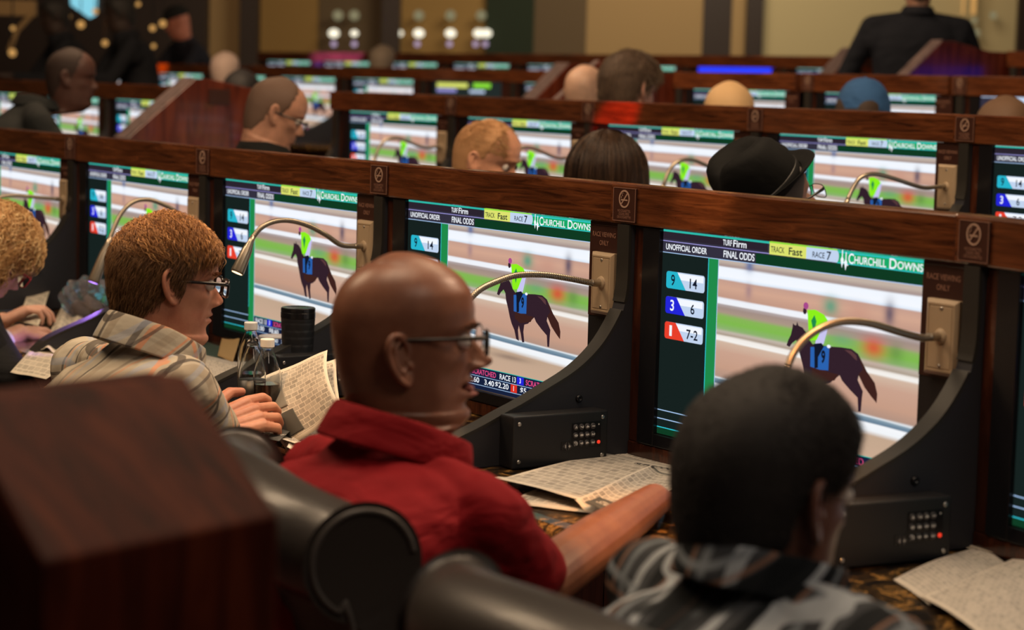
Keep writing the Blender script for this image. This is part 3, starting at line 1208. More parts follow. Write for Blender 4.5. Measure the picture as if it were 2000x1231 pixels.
w_ = MB().box(-9, 8, WY + .1, WY + .35, .3, 5.2).build('wall_back', M['wall'])
w_['kind'] = 'structure'
w_ = MB().box(-9.2, -9.0, -1, WY + .35, 0, 5.2).build('wall_left', M['wall'])
w_['kind'] = 'structure'
w_ = MB().box(8, 8.2, -1, WY + .35, 0, 5.2).build('wall_right', M['wall'])
w_['kind'] = 'structure'
for n_, (a, b, mt, dep) in enumerate([(-200, 400, 'darkcol', .3), (400, 462, 'tan', .1), (462, 497, 'darkcol', .25), (497, 610, 'gold', .04), (610, 735, 'wall', .05), (735, 770, 'darkcol', .25), (770, 935, 'gold', .05), (935, 1028, 'dgreen', .12),
                                       (1028, 1130, 'wall', .06), (1130, 1355, 'tan', .04), (1355, 1411, 'darkcol', .06), (1411, 1437, 'tan', .08), (1437, 1468, 'darkcol', .25), (1468, 1962, 'olive', .05), (1962, 2060, 'darkcol', .15)]):
    o = MB().box(wx(a), wx(b), WY - dep + .1, WY + .1, .42, 4.9).build(f'trim_{n_ + 1}', M[mt])
    o['kind'] = 'structure'


def small_lamp(px, py, D, r, mt, name, label, cat, group, stretch=1.0):
    e = empty(name, at(px, py, D))
    tag(e, label, cat, group)
    MB().ell((0, 0, 0), (r * stretch, r * .5, r)).build('lamp_glass', M[mt], e, smooth=True)
    if name == 'chandelier_lamp':
        MB().tube([(0, 0, r * .9), (0, 0, 5.2 - e.location.z)], .004, 6).build('cord', M['black'], e)
    else:
        MB().box(-r * .4, r * .4, r * .1, .06 + r * .3, -r * .3, r * .3).build('bracket', M['darkcol'], e)
    return e


for px in (652, 692, 780, 818, 880, 935, 950):
    small_lamp(px, 65, WY - .1, .03 if px in (692, 780) else .042, 'lampwhite', 'wall_lamp', 'white glowing lamp in the upper row on the far brown wall', 'wall lamp', 'white lamps on the far wall', 1.25)
for px in (652, 692, 815, 878, 929, 948):
    small_lamp(px, 86, WY - .1, .028, 'lamplilac', 'wall_lamp', 'small lilac lamp in the lower row on the far brown wall', 'wall lamp', 'lilac lamps on the far wall')
M['lampdim'] = emis('dim lamp glass', srgb('8f8868'), .8)
for px in (660, 692, 818, 880, 940):
    small_lamp(px, 30, WY - .1, .05, 'lampdim', 'wall_lamp', 'dim grey green lamp in the top row on the far brown wall', 'wall lamp', 'dim lamps on the far wall')
for px, py, r in ((131, 32, .05), (158, 48, .05), (186, 22, .04), (318, 46, .045), (298, 55, .04), (205, 84, .04), (258, 14, .045), (24, 103, .05), (92, 22, .05), (25, 55, .03), (270, 8, .03), (300, 90, .03)):
    small_lamp(px, py, 16.5, r * .6, 'lampgold', 'chandelier_lamp', 'small golden lamp among the dark crowd at the upper left', 'lamp', 'golden lamps at the upper left')
for px, py, r in ((1905, 64, .045), (1940, 30, .035), (1903, 40, .03)):
    small_lamp(px, py, WY - .12, r, 'lampdim', 'wall_lamp', 'pale round lamp on the olive panel at the upper right', 'lamp', 'pale lamps at the upper right')
for px, w in ((1882, .02), (1902, .04)):
    e = empty('hanging_tube_lamp', at(px, 0, WY - .15))
    tag(e, 'thin warm hanging tube lamp at the upper right, ' + ('left of the pair' if px < 1890 else 'right of the pair'), 'lamp', 'hanging tube lamps')
    MB().tube([(0, 0, -.14), (0, 0, .5)], w * .6, 8).build('tube', M['lampgold'], e)
    MB().tube([(0, 0, .5), (0, 0, 1.2)], .006, 6).build('cord', M['black'], e)
# cyan screen and warm beam at the upper left
e = empty('hanging_screen', at(160, 8, 17))
tag(e, 'bright cyan screen hanging at the upper left', 'screen')
MB().prism([(-.11, .3), (.13, .3), (.11, -.08), (.06, -.11), (-.09, -.01)], 1, 0, .04).build('panel', emis('cyan picture', srgb('8fdcf0'), .9), e)
MB().box(-.16, .16, .045, .08, -.05, .34).build('casing', M['black'], e)
e = empty('slanted_beam', at(45, 60, 17))
tag(e, 'warm tan slanted beam at the upper left edge', 'beam')
MB().tube([(-.11, 0, -.16), (-.05, 0, 0), (.07, 0, .13)], .022, 8).build('beam', M['tan'], e)
MB().box(-.25, .1, .0, .05, .12, .24).build('shelf', M['tan'], e)

# ------------------------------------------------------------------ printed paper
def paper_material(name, base, dark=.25, scale=1.0):
    m = mat(name, base, .85)
    uv = N(m, 'ShaderNodeUVMap')
    mp = N(m, 'ShaderNodeMapping')
    mp.inputs['Scale'].default_value = (scale, scale, 1)
    L(m, uv.outputs[0], mp.inputs[0])
    br = N(m, 'ShaderNodeTexBrick', offset=.37, i_Scale=6.5)
    br.inputs['Mortar Size'].default_value = .035
    br.inputs['Brick Width'].default_value = .62
    br.inputs['Row Height'].default_value = .40
    br.inputs['Color1'].default_value = (1, 1, 1, 1)
    br.inputs['Color2'].default_value = (.45, .45, .45, 1)
    br.inputs['Mortar'].default_value = (0, 0, 0, 1)
    L(m, mp.outputs[0], br.inputs['Vector'])
    wv = N(m, 'ShaderNodeTexWave', wave_type='BANDS', bands_direction='Y', i_Scale=34.0)
    L(m, mp.outputs[0], wv.inputs['Vector'])
    mp2 = N(m, 'ShaderNodeMapping')
    mp2.inputs['Scale'].default_value = (70, 5, 1)
    nz = N(m, 'ShaderNodeTexNoise', i_Scale=1.0, i_Detail=1.0)
    L(m, uv.outputs[0], mp2.inputs[0]); L(m, mp2.outputs[0], nz.inputs['Vector'])

    def mth(op, a, b):
        n = N(m, 'ShaderNodeMath', operation=op)
        for i, v in enumerate((a, b)):
            if isinstance(v, (int, float)):
                n.inputs[i].default_value = v
            else:
                L(m, v, n.inputs[i])
        return n.outputs[0]
    txt = mth('MULTIPLY', mth('ADD', mth('MULTIPLY', wv.outputs['Fac'], .8), .25), mth('ADD', mth('MULTIPLY', nz.outputs['Fac'], .8), .45))
    bw = N(m, 'ShaderNodeRGBToBW'); L(m, br.outputs['Color'], bw.inputs[0])
    fac = mth('MULTIPLY', mth('MULTIPLY', txt, bw.outputs[0]), dark)
    sx_ = N(m, 'ShaderNodeSeparateXYZ'); L(m, uv.outputs[0], sx_.inputs[0])
    inn = mth('MULTIPLY', mth('MULTIPLY', mth('GREATER_THAN', sx_.outputs[0], .04), mth('LESS_THAN', sx_.outputs[0], .96)), mth('MULTIPLY', mth('GREATER_THAN', sx_.outputs[1], .05), mth('LESS_THAN', sx_.outputs[1], .95)))
    fac = mth('MULTIPLY', fac, inn)
    mx = N(m, 'ShaderNodeMix', data_type='RGBA')
    L(m, fac, mx.inputs[0])
    mx.inputs[6].default_value = (*base, 1)
    mx.inputs[7].default_value = (.03, .03, .03, 1)
    L(m, mx.outputs[2], bsdf(m).inputs['Base Color'])
    return m


M['news'] = paper_material('printed newsprint', (.58, .53, .46), 1.0)
M['news2'] = paper_material('printed white sheet', (.58, .53, .46), .85, 1.4)
M['slip'] = paper_material('printed slip', (.60, .54, .44), .8, .6)
M['ink_block'] = mat('printed dark block', (.07, .07, .065), .8)
M['ink_grey'] = mat('printed grey photo', (.20, .19, .17), .8)
M['ink_text'] = mat('reversed lettering', (.5, .47, .42), .8)
M['ink_black'] = mat('printed black lettering', (.02, .02, .02), .8)


def sheet(name, corners, mt, parent=None, nu=24, nv=16, wave=.002, lift=None, thick=.0006, seed=0, inv=False):
    """paper sheet over four corner points (bl, br, tr, tl) in parent space; lift(u,v) raises it"""
    A, B, C, D = [Vector(c) for c in corners]
    rr = random.Random(seed)
    ph = [rr.uniform(0, 6) for _ in range(6)]
    V, Fc, UV = [], [], []
    for j in range(nv + 1):
        for i in range(nu + 1):
            u, v = i / nu, j / nv
            p = A * (1 - u) * (1 - v) + B * u * (1 - v) + C * u * v + D * (1 - u) * v
            z = wave * (math.sin(5 * u + ph[0] + 2 * v) + math.sin(7 * v + ph[1] + 3 * u) * .7 + math.sin(13 * u - 9 * v + ph[2]) * .25 + 1.95)
            if lift:
                z += lift(u, v)
            V.append(p + Vector((0, 0, z)))
            UV.append((u, v))
    for j in range(nv):
        for i in range(nu):
            a = j * (nu + 1) + i
            Fc.append((a, a + 1, a + nu + 2, a + nu + 1))
    o = mesh(name, V, Fc, mt, parent, smooth=True)
    uvl = o.data.uv_layers.new(name='UVMap')
    for lp in o.data.loops:
        uvl.data[lp.index].uv = UV[lp.vertex_index]
    md = o.modifiers.new('thickness', 'SOLIDIFY')
    md.thickness = thick
    md.offset = 1
    return o


def on(fr, px, py, z=.8005):
    return fr.px_z(px, py, z)


def text_on(fr, parent, body, p, size, mt, rz, tilt=.0, sx=.9, bold=.0006, name='lettering'):
    V, Fc = text_mesh(body, size, 'CENTER', sx, bold)
    c, s = math.cos(rz), math.sin(rz)
    o = mesh(name, [(p[0] + v[0] * c - v[1] * s, p[1] + v[0] * s + v[1] * c, p[2] + v[1] * tilt) for v in V], Fc, mt, parent)
    return o


# newspaper of the bald man (front row, station 1)
f1, f0, f2, f3, f4 = rowA[1], rowA[0], rowA[2], rowA[3], rowA[4]
e = f1.emp('newspaper')
tag(e, 'open newspaper spread on the worktop under the keypad box by the red polo', 'newspaper')
sheet('lower_page', [on(f1, 985, 985), on(f1, 1200, 1010), on(f1, 1345, 915), on(f1, 1225, 880)], M['news'], e, seed=1, wave=.0008)
sheet('left_page', [on(f1, 950, 952), on(f1, 1135, 1000), on(f1, 1340, 925), on(f1, 1170, 893)], M['news'], e, seed=2, wave=.0012, lift=lambda u, v: .006 + .012 * math.exp(-((v) / .12) ** 2) * (u > .0))
sheet('right_page', [on(f1, 1122, 1008), on(f1, 1205, 1030), on(f1, 1360, 945), on(f1, 1270, 935)], M['news'], e, seed=3, wave=.001, lift=lambda u, v: .012 + .012 * math.exp(-((u) / .15) ** 2))
q = on(f1, 1190, 990)
ab = (on(f1, 1240, 1008) - on(f1, 1140, 985))
rz_ = math.atan2(ab.y, ab.x)
g_ = [on(f1, 1142, 985, .825), on(f1, 1205, 1012, .825), on(f1, 1236, 997, .825), on(f1, 1170, 974, .825)]
sheet('printed_block', g_, M['ink_block'], e, 8, 4, wave=.0004, seed=4, lift=lambda u, v: .0012)
text_on(f1, e, 'STARTER', (sum((p_.x for p_ in g_)) / 4, sum((p_.y for p_ in g_)) / 4, .8285), .022, M['ink_text'], math.atan2((g_[1] - g_[0]).y, (g_[1] - g_[0]).x), sx=.8)
q = on(f1, 1283, 913, .825)
text_on(f1, e, 'SUPERBOOK', (q.x, q.y, .8255), .020, M['ink_black'], rz_ + .1, sx=.9, bold=.0012, name='headline')
# newspapers and slips at the right edge
e = f0.emp('newspaper')
tag(e, 'newspaper lying folded at the lower right corner, nearer of the two', 'newspaper', 'newspapers at the lower right')
sheet('page', [on(f0, 1798, 1172), on(f0, 1960, 1300), on(f0, 2110, 1190), on(f0, 1988, 1094)], M['news2'], e, seed=5, wave=.001, lift=lambda u, v: .010 * math.sin(PI * u) + .004)
e = f0.emp('newspaper')
tag(e, 'newspaper lying at the lower right behind the nearer one, beside the keypad box', 'newspaper', 'newspapers at the lower right')
sheet('page', [on(f0, 1745, 1133), on(f0, 1815, 1185), on(f0, 1985, 1118), on(f0, 1918, 1070)], M['news2'], e, seed=6, wave=.0008, lift=lambda u, v: .006 * math.sin(PI * v))
for i_, (cs, lb) in enumerate([([(1862, 1065), (1905, 1080), (1930, 1045), (1882, 1038)], 'small betting slip at the right edge, leftmost of three'), ([(1893, 1075), (1990, 1098), (2020, 1060), (1925, 1042)], 'small betting slip at the right edge, middle of three'), ([(1940, 1050), (2010, 1062), (2030, 1040), (1970, 1034)], 'small betting slip at the right edge, rightmost of three')]):
    e = f0.emp('betting_slip')
    tag(e, lb, 'betting slip', 'betting slips at the right')
    sheet('slip', [on(f0, *c) for c in cs], M['slip'], e, 8, 8, wave=.0006, seed=10 + i_, lift=lambda u, v: .002 + i_ * .003)
    text_on(f0, e, 'REWARDS', on(f0, sum(c[0] for c in cs) / 4, sum(c[1] for c in cs) / 4, .807 + i_ * .003), .010, mat('olive print', (.18, .2, .02), .8), rz_ + .2, bold=.0006, name='print')

# papers on the empty station left of the bald head
for i_, (cs, lb) in enumerate([([(360, 770), (420, 790), (475, 715), (385, 695)], 'stack of pale papers beside the plaid collar'), ([(425, 700), (455, 712), (468, 690), (438, 668)], 'grey card leaning on papers behind the water bottles'), ([(370, 700), (430, 712), (440, 672), (392, 668)], 'dark green folder at the back behind the plaid collar')]):
    e = f3.emp('papers')
    tag(e, lb, 'papers', 'papers on the empty station')
    sheet('sheet', [on(f3, *c) for c in cs], [M['news2'], M['tan'], mat('green grey folder', (.05, .08, .07), .5)][i_], e, 10, 8, wave=.001, seed=20 + i_, lift=[lambda u, v: .004, lambda u, v: .004 + .03 * v, lambda u, v: .002][i_])

# newspaper being turned by the plaid man
def W2L(fr, p):
    d = Vector(p) - fr.o
    return Vector((d.dot(fr.X), d.dot(fr.Y), d.z))


def atf(fr, px, py, D):
    return W2L(fr, at(px, py, D))


e = f2.emp('newspaper')
tag(e, 'newspaper held open by the hand of the man in the plaid shirt', 'newspaper')
lf = atf(f2, 502, 742, 4.42); rt = atf(f2, 640, 684, 4.28)
rb = atf(f2, 668, 800, 4.05); lb_ = atf(f2, 560, 880, 4.20)


def curl(name, A, B, C, D, mt, bulge, seed, sub=(0, 1, 0, 1), off=0.0):
    V, Fc, UV = [], [], []
    nu, nv = 22, 22
    nrm = ((B - A).cross(D - A)).normalized()
    for j in range(nv + 1):
        for i in range(nu + 1):
            u, v = sub[0] + (sub[1] - sub[0]) * i / nu, sub[2] + (sub[3] - sub[2]) * j / nv
            p = A * (1 - u) * (1 - v) + B * u * (1 - v) + C * u * v + D * (1 - u) * v
            V.append(p + nrm * (bulge * math.sin(PI * v) * (1 - .3 * u) + .002 * math.sin(9 * u + seed) + off))
            UV.append((u, v))
    for j in range(nv):
        for i in range(nu):
            a = j * (nu + 1) + i
            Fc.append((a, a + 1, a + nu + 2, a + nu + 1))
    o = mesh(name, V, Fc, mt, e, smooth=True)
    uvl = o.data.uv_layers.new(name='UVMap')
    for lp in o.data.loops:
        uvl.data[lp.index].uv = UV[lp.vertex_index]
    md = o.modifiers.new('thickness', 'SOLIDIFY'); md.thickness = .0005
    return o


curl('lifted_page', lb_, rb, rt, lf, M['news'], .02, 0)
curl('second_page', atf(f2, 530, 862, 4.25), atf(f2, 668, 815, 4.08), atf(f2, 655, 700, 4.33), atf(f2, 512, 752, 4.46), M['news'], .008, 2)
for of_ in (.0012, -.0017):
    curl('printed_photo', lb_, rb, rt, lf, M['ink_grey'], .02, 0, (.10, .36, .42, .93), of_)
    curl('printed_photo', lb_, rb, rt, lf, M['ink_block'], .02, 0, (.10, .40, .08, .36), of_)
sheet('folded_page', [on(f2, 495, 862, .8), on(f2, 575, 885, .8), on(f2, 640, 850, .8), on(f2, 545, 818, .8)], M['news'], e, seed=31, wave=.0015, lift=lambda u, v: .012 * math.exp(-((v) / .25) ** 2) + .006)
sheet('lying_page', [on(f2, 560, 888, .8), on(f2, 625, 905, .8), on(f2, 680, 840, .8), on(f2, 600, 818, .8)], M['news2'], e, seed=32, wave=.001, lift=lambda u, v: .003 + .008 * math.exp(-((u) / .2) ** 2))
g_ = [on(f2, 508, 856, .822), on(f2, 545, 864, .822), on(f2, 566, 845, .822), on(f2, 530, 836, .822)]
sheet('printed_block', g_, M['ink_block'], e, 8, 4, wave=.0003, seed=4, lift=lambda u, v: .0012)
text_on(f2, e, '150 LIVE', (sum(p_.x for p_ in g_) / 4, sum(p_.y for p_ in g_) / 4, .8255), .017, M['ink_text'], math.atan2((g_[1] - g_[0]).y, (g_[1] - g_[0]).x))

# ------------------------------------------------------------------ bottles, cups, tumbler
M['pet'] = mat('clear bottle plastic', (.95, .97, .98), .04, trans=1.0, ior=1.25)
M['rim'] = mat('cup rim plastic', (.85, .85, .9), .2, trans=.5)
M['cola'] = mat('dark drink', (.02, .008, .004), .1)
M['water'] = mat('water', (.95, .97, 1), .0, trans=1.0, ior=1.33)
M['cap'] = mat('white bottle cap', (.75, .75, .74), .4)
M['blacklabel'] = mat('black bottle label', (.012, .012, .012), .4)
M['bluelabel'] = mat('blue bottle label', (.03, .06, .42), .4)
M['tumbler'] = mat('matte black tumbler', (.016, .017, .020), .42)
BODY = [(.0265, 0), (.0285, .004), (.0285, .03), (.0275, .034), (.0285, .038), (.0285, .118), (.0280, .128), (.0245, .145), (.018, .162), (.0135, .172), (.0122, .178), (.0122, .1785), (.0140, .181), (.0122, .183), (.0122, .192), (.0112, .192)]


def bottle(fr, px, py, label, capped=True, fill=.0, lab=None, logo=False, h=1.0, group='plastic bottles'):
    p = on(fr, px, py, .8)
    e = fr.emp('plastic_bottle', p.x, p.y, .8005)
    tag(e, label, 'bottle', group)
    MB().lathe([(r, z * h) for r, z in BODY] + [(.0108, .190 * h)] + [(r - .0009, z * h + .0005) for r, z in BODY[::-1][3:]], n=32).build('bottle_body', M['pet'], e, smooth=True)
    if fill:
        pr = [(r - .0012, z * h + .001) for r, z in BODY if z < fill] + [(interp(fill, [z for r, z in BODY], [r for r, z in BODY]) - .0012, fill * h)]
        MB().lathe(pr, n=32).build('drink', M['cola'], e, smooth=False)
    if lab:
        MB().lathe([(.0290, .045 * h), (.0290, .108 * h)], n=32).build('label', lab, e, smooth=True)
    if logo:
        g = MB()
        n = 24
        for k in range(n):
            a0, a1 = 2 * PI * k / n, 2 * PI * (k + 1) / n
            pp = []
            for rr, aa in ((.0105, a0), (.0105, a1), (.0095, a1), (.0095, a0)):
                th, z = rr * math.cos(aa) / .0292, rr * math.sin(aa) + .088
                pp.append((.0293 * math.sin(th + LOGO), -.0293 * math.cos(th + LOGO), z * h))
            g.add(pp, [(0, 1, 2, 3)])
        for t, z, s_ in (('WR', .088, .0125), ('WESTGATE', .070, .0062)):
            V, Fc = text_mesh(t, s_, 'CENTER', .8, .0002)
            g.add([(.0294 * math.sin(v[0] / .0292 + LOGO), -.0294 * math.cos(v[0] / .0292 + LOGO), (z + v[1]) * h) for v in V], Fc)
        g.build('logo', M['cap'], e)
    if capped:
        MB().lathe([(.0142, .181 * h), (.0146, .182 * h), (.0146, .196 * h), (.0138, .1975 * h), (.002, .1975 * h)], n=28).build('cap', M['cap'], e, smooth=False)
    return e


LOGO = -.95
bottle(f2, 488, 804, 'clear water bottle with white cap, back one of the three by the tumbler', fill=.085)
bottle(f2, 491, 842, 'open clear bottle without cap and with black label by the tumbler', capped=False, fill=.10, lab=M['blacklabel'], logo=True)
bottle(f2, 520, 848, 'short capped bottle with dark drink between tumbler and open bottle', fill=.105)
bottle(f4, 137, 600, 'water bottle with a blue label by the purple lit hand', fill=0, lab=M['bluelabel'], h=1.05)


def cup(fr, px, py, label, s=1.0):
    p = on(fr, px, py, .8)
    e = fr.emp('plastic_cup', p.x, p.y, .8005)
    tag(e, label, 'cup', 'clear plastic cups')
    MB().lathe([(.028 * s, 0), (.0385 * s, .104 * s), (.040 * s, .106 * s), (.0385 * s, .1075 * s), (.0370 * s, .104 * s), (.027 * s, .002)], n=32).build('cup_wall', M['pet'], e, smooth=True)
    MB().lathe([(.0385 * s, .104 * s), (.0402 * s, .106 * s), (.0385 * s, .1078 * s)], n=32).build('rim', M['rim'], e, smooth=True)
    return e


cup(f2, 536, 742, 'clear plastic cup behind the bottles, left of the black tumbler')
cup(f2, 640, 742, 'clear plastic cup between the black tumbler and the bald head', .95)
p = on(f2, 580, 772, .8)
e = f2.emp('travel_tumbler', p.x, p.y, .8005)
tag(e, 'tall black travel tumbler with scale pattern standing beside the bottles', 'tumbler')
TH = .205
V, Fc = [], []
nn, mm = 72, 80
for j in range(mm + 1):
    z = TH * .88 * j / mm
    r = .0330 + .0065 * (j / mm)
    for i in range(nn):
        a = 2 * PI * i / nn
        s_ = 0
        if .06 < j / mm < .96:
            row = z / .017
            ph_ = (a / (2 * PI) * 12 + (int(row) % 2) * .5) % 1
            s_ = -.0012 * max(0, (1 - ((row % 1) * 1.0)) - abs(ph_ - .5) * 1.2)
        V.append(((r + s_) * math.cos(a), (r + s_) * math.sin(a), z))
for j in range(mm):
    for i in range(nn):
        Fc.append((j * nn + i, j * nn + (i + 1) % nn, (j + 1) * nn + (i + 1) % nn, (j + 1) * nn + i))
Fc.append(tuple(range(nn))[::-1])
mesh('tumbler_body', V, Fc, M['tumbler'], e, smooth=True)
MB().lathe([(.0398, TH * .88), (.0402, TH * .885), (.0402, TH * .945), (.0385, TH * .952), (.0398, TH * .955), (.0398, TH * .992), (.0375, TH), (.030, TH * .99), (.002, TH * .985)], n=40).build('lid', M['black_gloss'], e, smooth=False)

# clear bag and slips on the blonde woman's station
e = f4.emp('plastic_bag')
tag(e, 'crumpled clear plastic bag beside the water bottle with blue label', 'bag')
rr = random.Random(3)
pc = on(f4, 172, 625)
b_ = MB().ell((pc.x, pc.y, .862), (.085, .075, .06), nu=40, nv=26)
b_.V = [tuple(Vector(v) + (Vector(v) - Vector((pc.x, pc.y, .862))) * (.22 * math.sin(v[0] * 90 + v[2] * 60) * math.sin(v[1] * 80 + v[2] * 40)) * (1 if v[2] > .82 else .3)) for v in b_.V]
b_.V = [(v[0], v[1], max(v[2], .803)) for v in b_.V]
mb_ = mat('clear film', (.8, .78, .85), .08, trans=.92, ior=1.15)
b_.build('film', mb_, e, smooth=False)
MB().ell((pc.x + .01, pc.y, .836), (.055, .05, .032)).build('contents', mat('dark contents', (.10, .07, .05), .5), e, smooth=True)
for i_, (cs, lb, lf_) in enumerate([([(35, 640), (75, 655), (105, 585), (75, 562)], 'cream slip held up by the blonde woman', lambda u, v: .02 + .05 * v), ([(80, 690), (130, 700), (170, 625), (120, 605)], 'crumpled receipt beside the purple lit hand', lambda u, v: .004 + .012 * math.sin(6 * u) ** 2), ([(20, 730), (90, 745), (180, 672), (90, 650)], 'white sheet under the purple lit hand', lambda u, v: .001)]):
    e = f4.emp('betting_slip')
    tag(e, lb, 'betting slip', 'slips on the purple lit worktop')
    sheet('slip', [on(f4, *c) for c in cs], M['slip'], e, 14, 12, wave=.0012, seed=40 + i_, lift=lf_)
# ------------------------------------------------------------------ people
HZ = [-.10, -.06, -.03, -.012, 0, .012, .03, .045, .058, .07, .085, .10, .12, .135, .16, .185, .205, .222, .232, .236]
HF = [.020, .028, .044, .062, .078, .086, .084, .087, .089, .088, .087, .085, .082, .090, .092, .086, .071, .046, .023, .003]
HB = [-.074, -.074, -.074, -.075, -.077, -.079, -.083, -.088, -.092, -.096, -.099, -.102, -.105, -.107, -.105, -.095, -.079, -.053, -.027, -.003]
HW = [.062, .060, .059, .059, .061, .064, .067, .068, .069, .070, .072, .073, .0755, .077, .078, .073, .062, .043, .024, .003]
HK = [0, 0, .05, .14, .24, .27, .26, .26, .25, .24, .22, .18, .15, .13, .12, .12, .1, .05, 0, 0]


_zt = np.linspace(-.16, .236, 500)


def _smooth(A, s):
    v = np.interp(_zt, HZ, A)
    kx = np.arange(-40, 41) * (_zt[1] - _zt[0])
    kk = np.exp(-(kx / s) ** 2 / 2); kk /= kk.sum()
    vp = np.concatenate([np.full(40, v[0]), v, 2 * v[-1] - v[-2:-42:-1]])
    return np.convolve(vp, kk, 'valid')


SF, SB, SW, SK = _smooth(HF, .0035), _smooth(HB, .008), _smooth(HW, .007), _smooth(HK, .006)
_tip = np.clip((.236 - _zt) / .016, 0, 1) ** .5
SWt = np.where(_zt > .220, np.interp(.220, _zt, SW) * _tip * np.clip((.236 - .220) / .016, 0, 1), SW)
SFt = np.where(_zt > .220, -.012 + (np.interp(.220, _zt, SF) + .012) * _tip, SF)
SBt = np.where(_zt > .220, -.012 + (np.interp(.220, _zt, SB) + .012) * _tip, SB)


def g2(x, z, x0, z0, sx, sz):
    return math.exp(-((x - x0) / sx) ** 2 - ((z - z0) / sz) ** 2)


def head_pt(t, z, k=None, out=0.0):
    """surface of the head; t angle (0 = right side, 90 deg = front), z above the chin"""
    k = k or {}
    f, b, w, tp = (interp(z, _zt, A) for A in (SFt, SBt, SWt, SK))
    if z < .02:
        f += k.get('jowl', 0) * math.exp(-((z + .02) / .04) ** 2)
        w += k.get('jowl', 0) * .5
    if z < 0:
        w += k.get('neck', 0); b -= k.get('neck', 0)
    yc, a = (f + b) / 2, (f - b) / 2
    c, s = math.cos(t), math.sin(t)
    cc = math.copysign(abs(c) ** .86, c)
    ss = math.copysign(abs(s) ** .94, s)
    sm = max(0, s) ** 2
    x = w * cc * (1 - tp * sm)
    y = yc + a * ss
    if s > 0 and z > -.02:
        ax = abs(x)
        m = max(0, min(1, s * 2.2))
        nz = interp(z, [.066, .071, .076, .081, .0865, .091, .098, .108, .118, .130], [0, .003, .013, .0235, .0285, .0275, .0215, .0150, .0075, 0]) * k.get('nose', 1)
        sw = interp(z, [.07, .084, .10, .13], [.0125, .0115, .0075, .008])
        d = nz * math.exp(-(ax / sw) ** 2)
        d += .0105 * k.get('nose', 1) * g2(ax, z, .0135, .0800, .0060, .0058)
        d -= .006 * g2(ax, z, .0075, .0735, .0045, .0025)
        d += .0050 * g2(ax, z, .020, .1385, .024, .0065) * k.get('brow', 1)
        d -= .0115 * g2(ax, z, .031, .1185, .0155, .0100)
        d += .0075 * g2(ax, z, .031, .1195, .0105, .0062)
        d -= .0022 * g2(ax, z, .031, .1165, .0110, .0012)
        d -= .0020 * g2(ax, z, .031, .1090, .0120, .0020)
        d += .0050 * g2(ax, z, .047, .0960, .016, .013)
        d -= .0035 * g2(ax, z, .050, .0650, .012, .018)
        op = k.get('mouth', 0)
        lp = k.get('lip', 1)
        d += .0060 * lp * g2(ax, z, 0, .0605, .019, .0042)
        d += (.0065 * lp + op * .006) * g2(ax, z, 0, .0475 - op * .006, .017, .0052)
        d -= (.0080 + op * .014) * g2(ax, z, 0, .0545 - op * .002, .021, .0018 + op * .003)
        d -= .0030 * g2(ax, z, .026, .054, .005, .006)
        d -= .0022 * g2(ax, z, 0, .0350 - op * .006, .020, .0060)
        d += .0035 * g2(ax, z, 0, .0130, .022, .0120)
        d -= .0028 * g2(ax, z, .0285 + (.078 - z) * .35, .066, .0040, .016) * k.get('fold', 1)
        y += d * m
    if out:
        # outward along the radial direction of the skull
        r = Vector((x, y + .008, (z - .125) * (1 if z > .125 else .35)))
        r.normalize()
        return Vector((x, y, z)) + r * out
    return Vector((x, y, z))


def head_mesh(mb, Mx, k, nz=116, nt=112, zlo=-.018, base=None, nr=.064):
    """head and neck in one surface; the neck runs down to the point base"""
    V, Fc = [], []
    zs = []
    ext = 0
    if base is not None:
        ring = [Mx @ head_pt(2 * PI * i / nt, zlo, k) for i in range(nt)]
        ext = 14
        for q in range(ext):
            u = q / ext
            sm = u * u * (3 - 2 * u)
            for i in range(nt):
                a = 2 * PI * i / nt
                low = Vector(base) + Vector((nr * 1.02 * math.cos(a), (nr * 1.08) * math.sin(a), 0))
                V.append(low.lerp(ring[i], sm * .45 + u * .55))
    for j in range(nz + 1):
        u = j / nz
        zs.append(zlo + (.2358 - zlo) * (u if u < .8 else .8 + .2 * math.sin((u - .8) / .2 * PI / 2)))
    for z in zs:
        for i in range(nt):
            V.append(Mx @ head_pt(2 * PI * i / nt, z, k))
    nz += ext
    for j in range(nz):
        for i in range(nt):
            Fc.append((j * nt + i, j * nt + (i + 1) % nt, (j + 1) * nt + (i + 1) % nt, (j + 1) * nt + i))
    Fc += [tuple(range(nt))[::-1], tuple(nz * nt + i for i in range(nt))]
    mb.add(V, Fc)


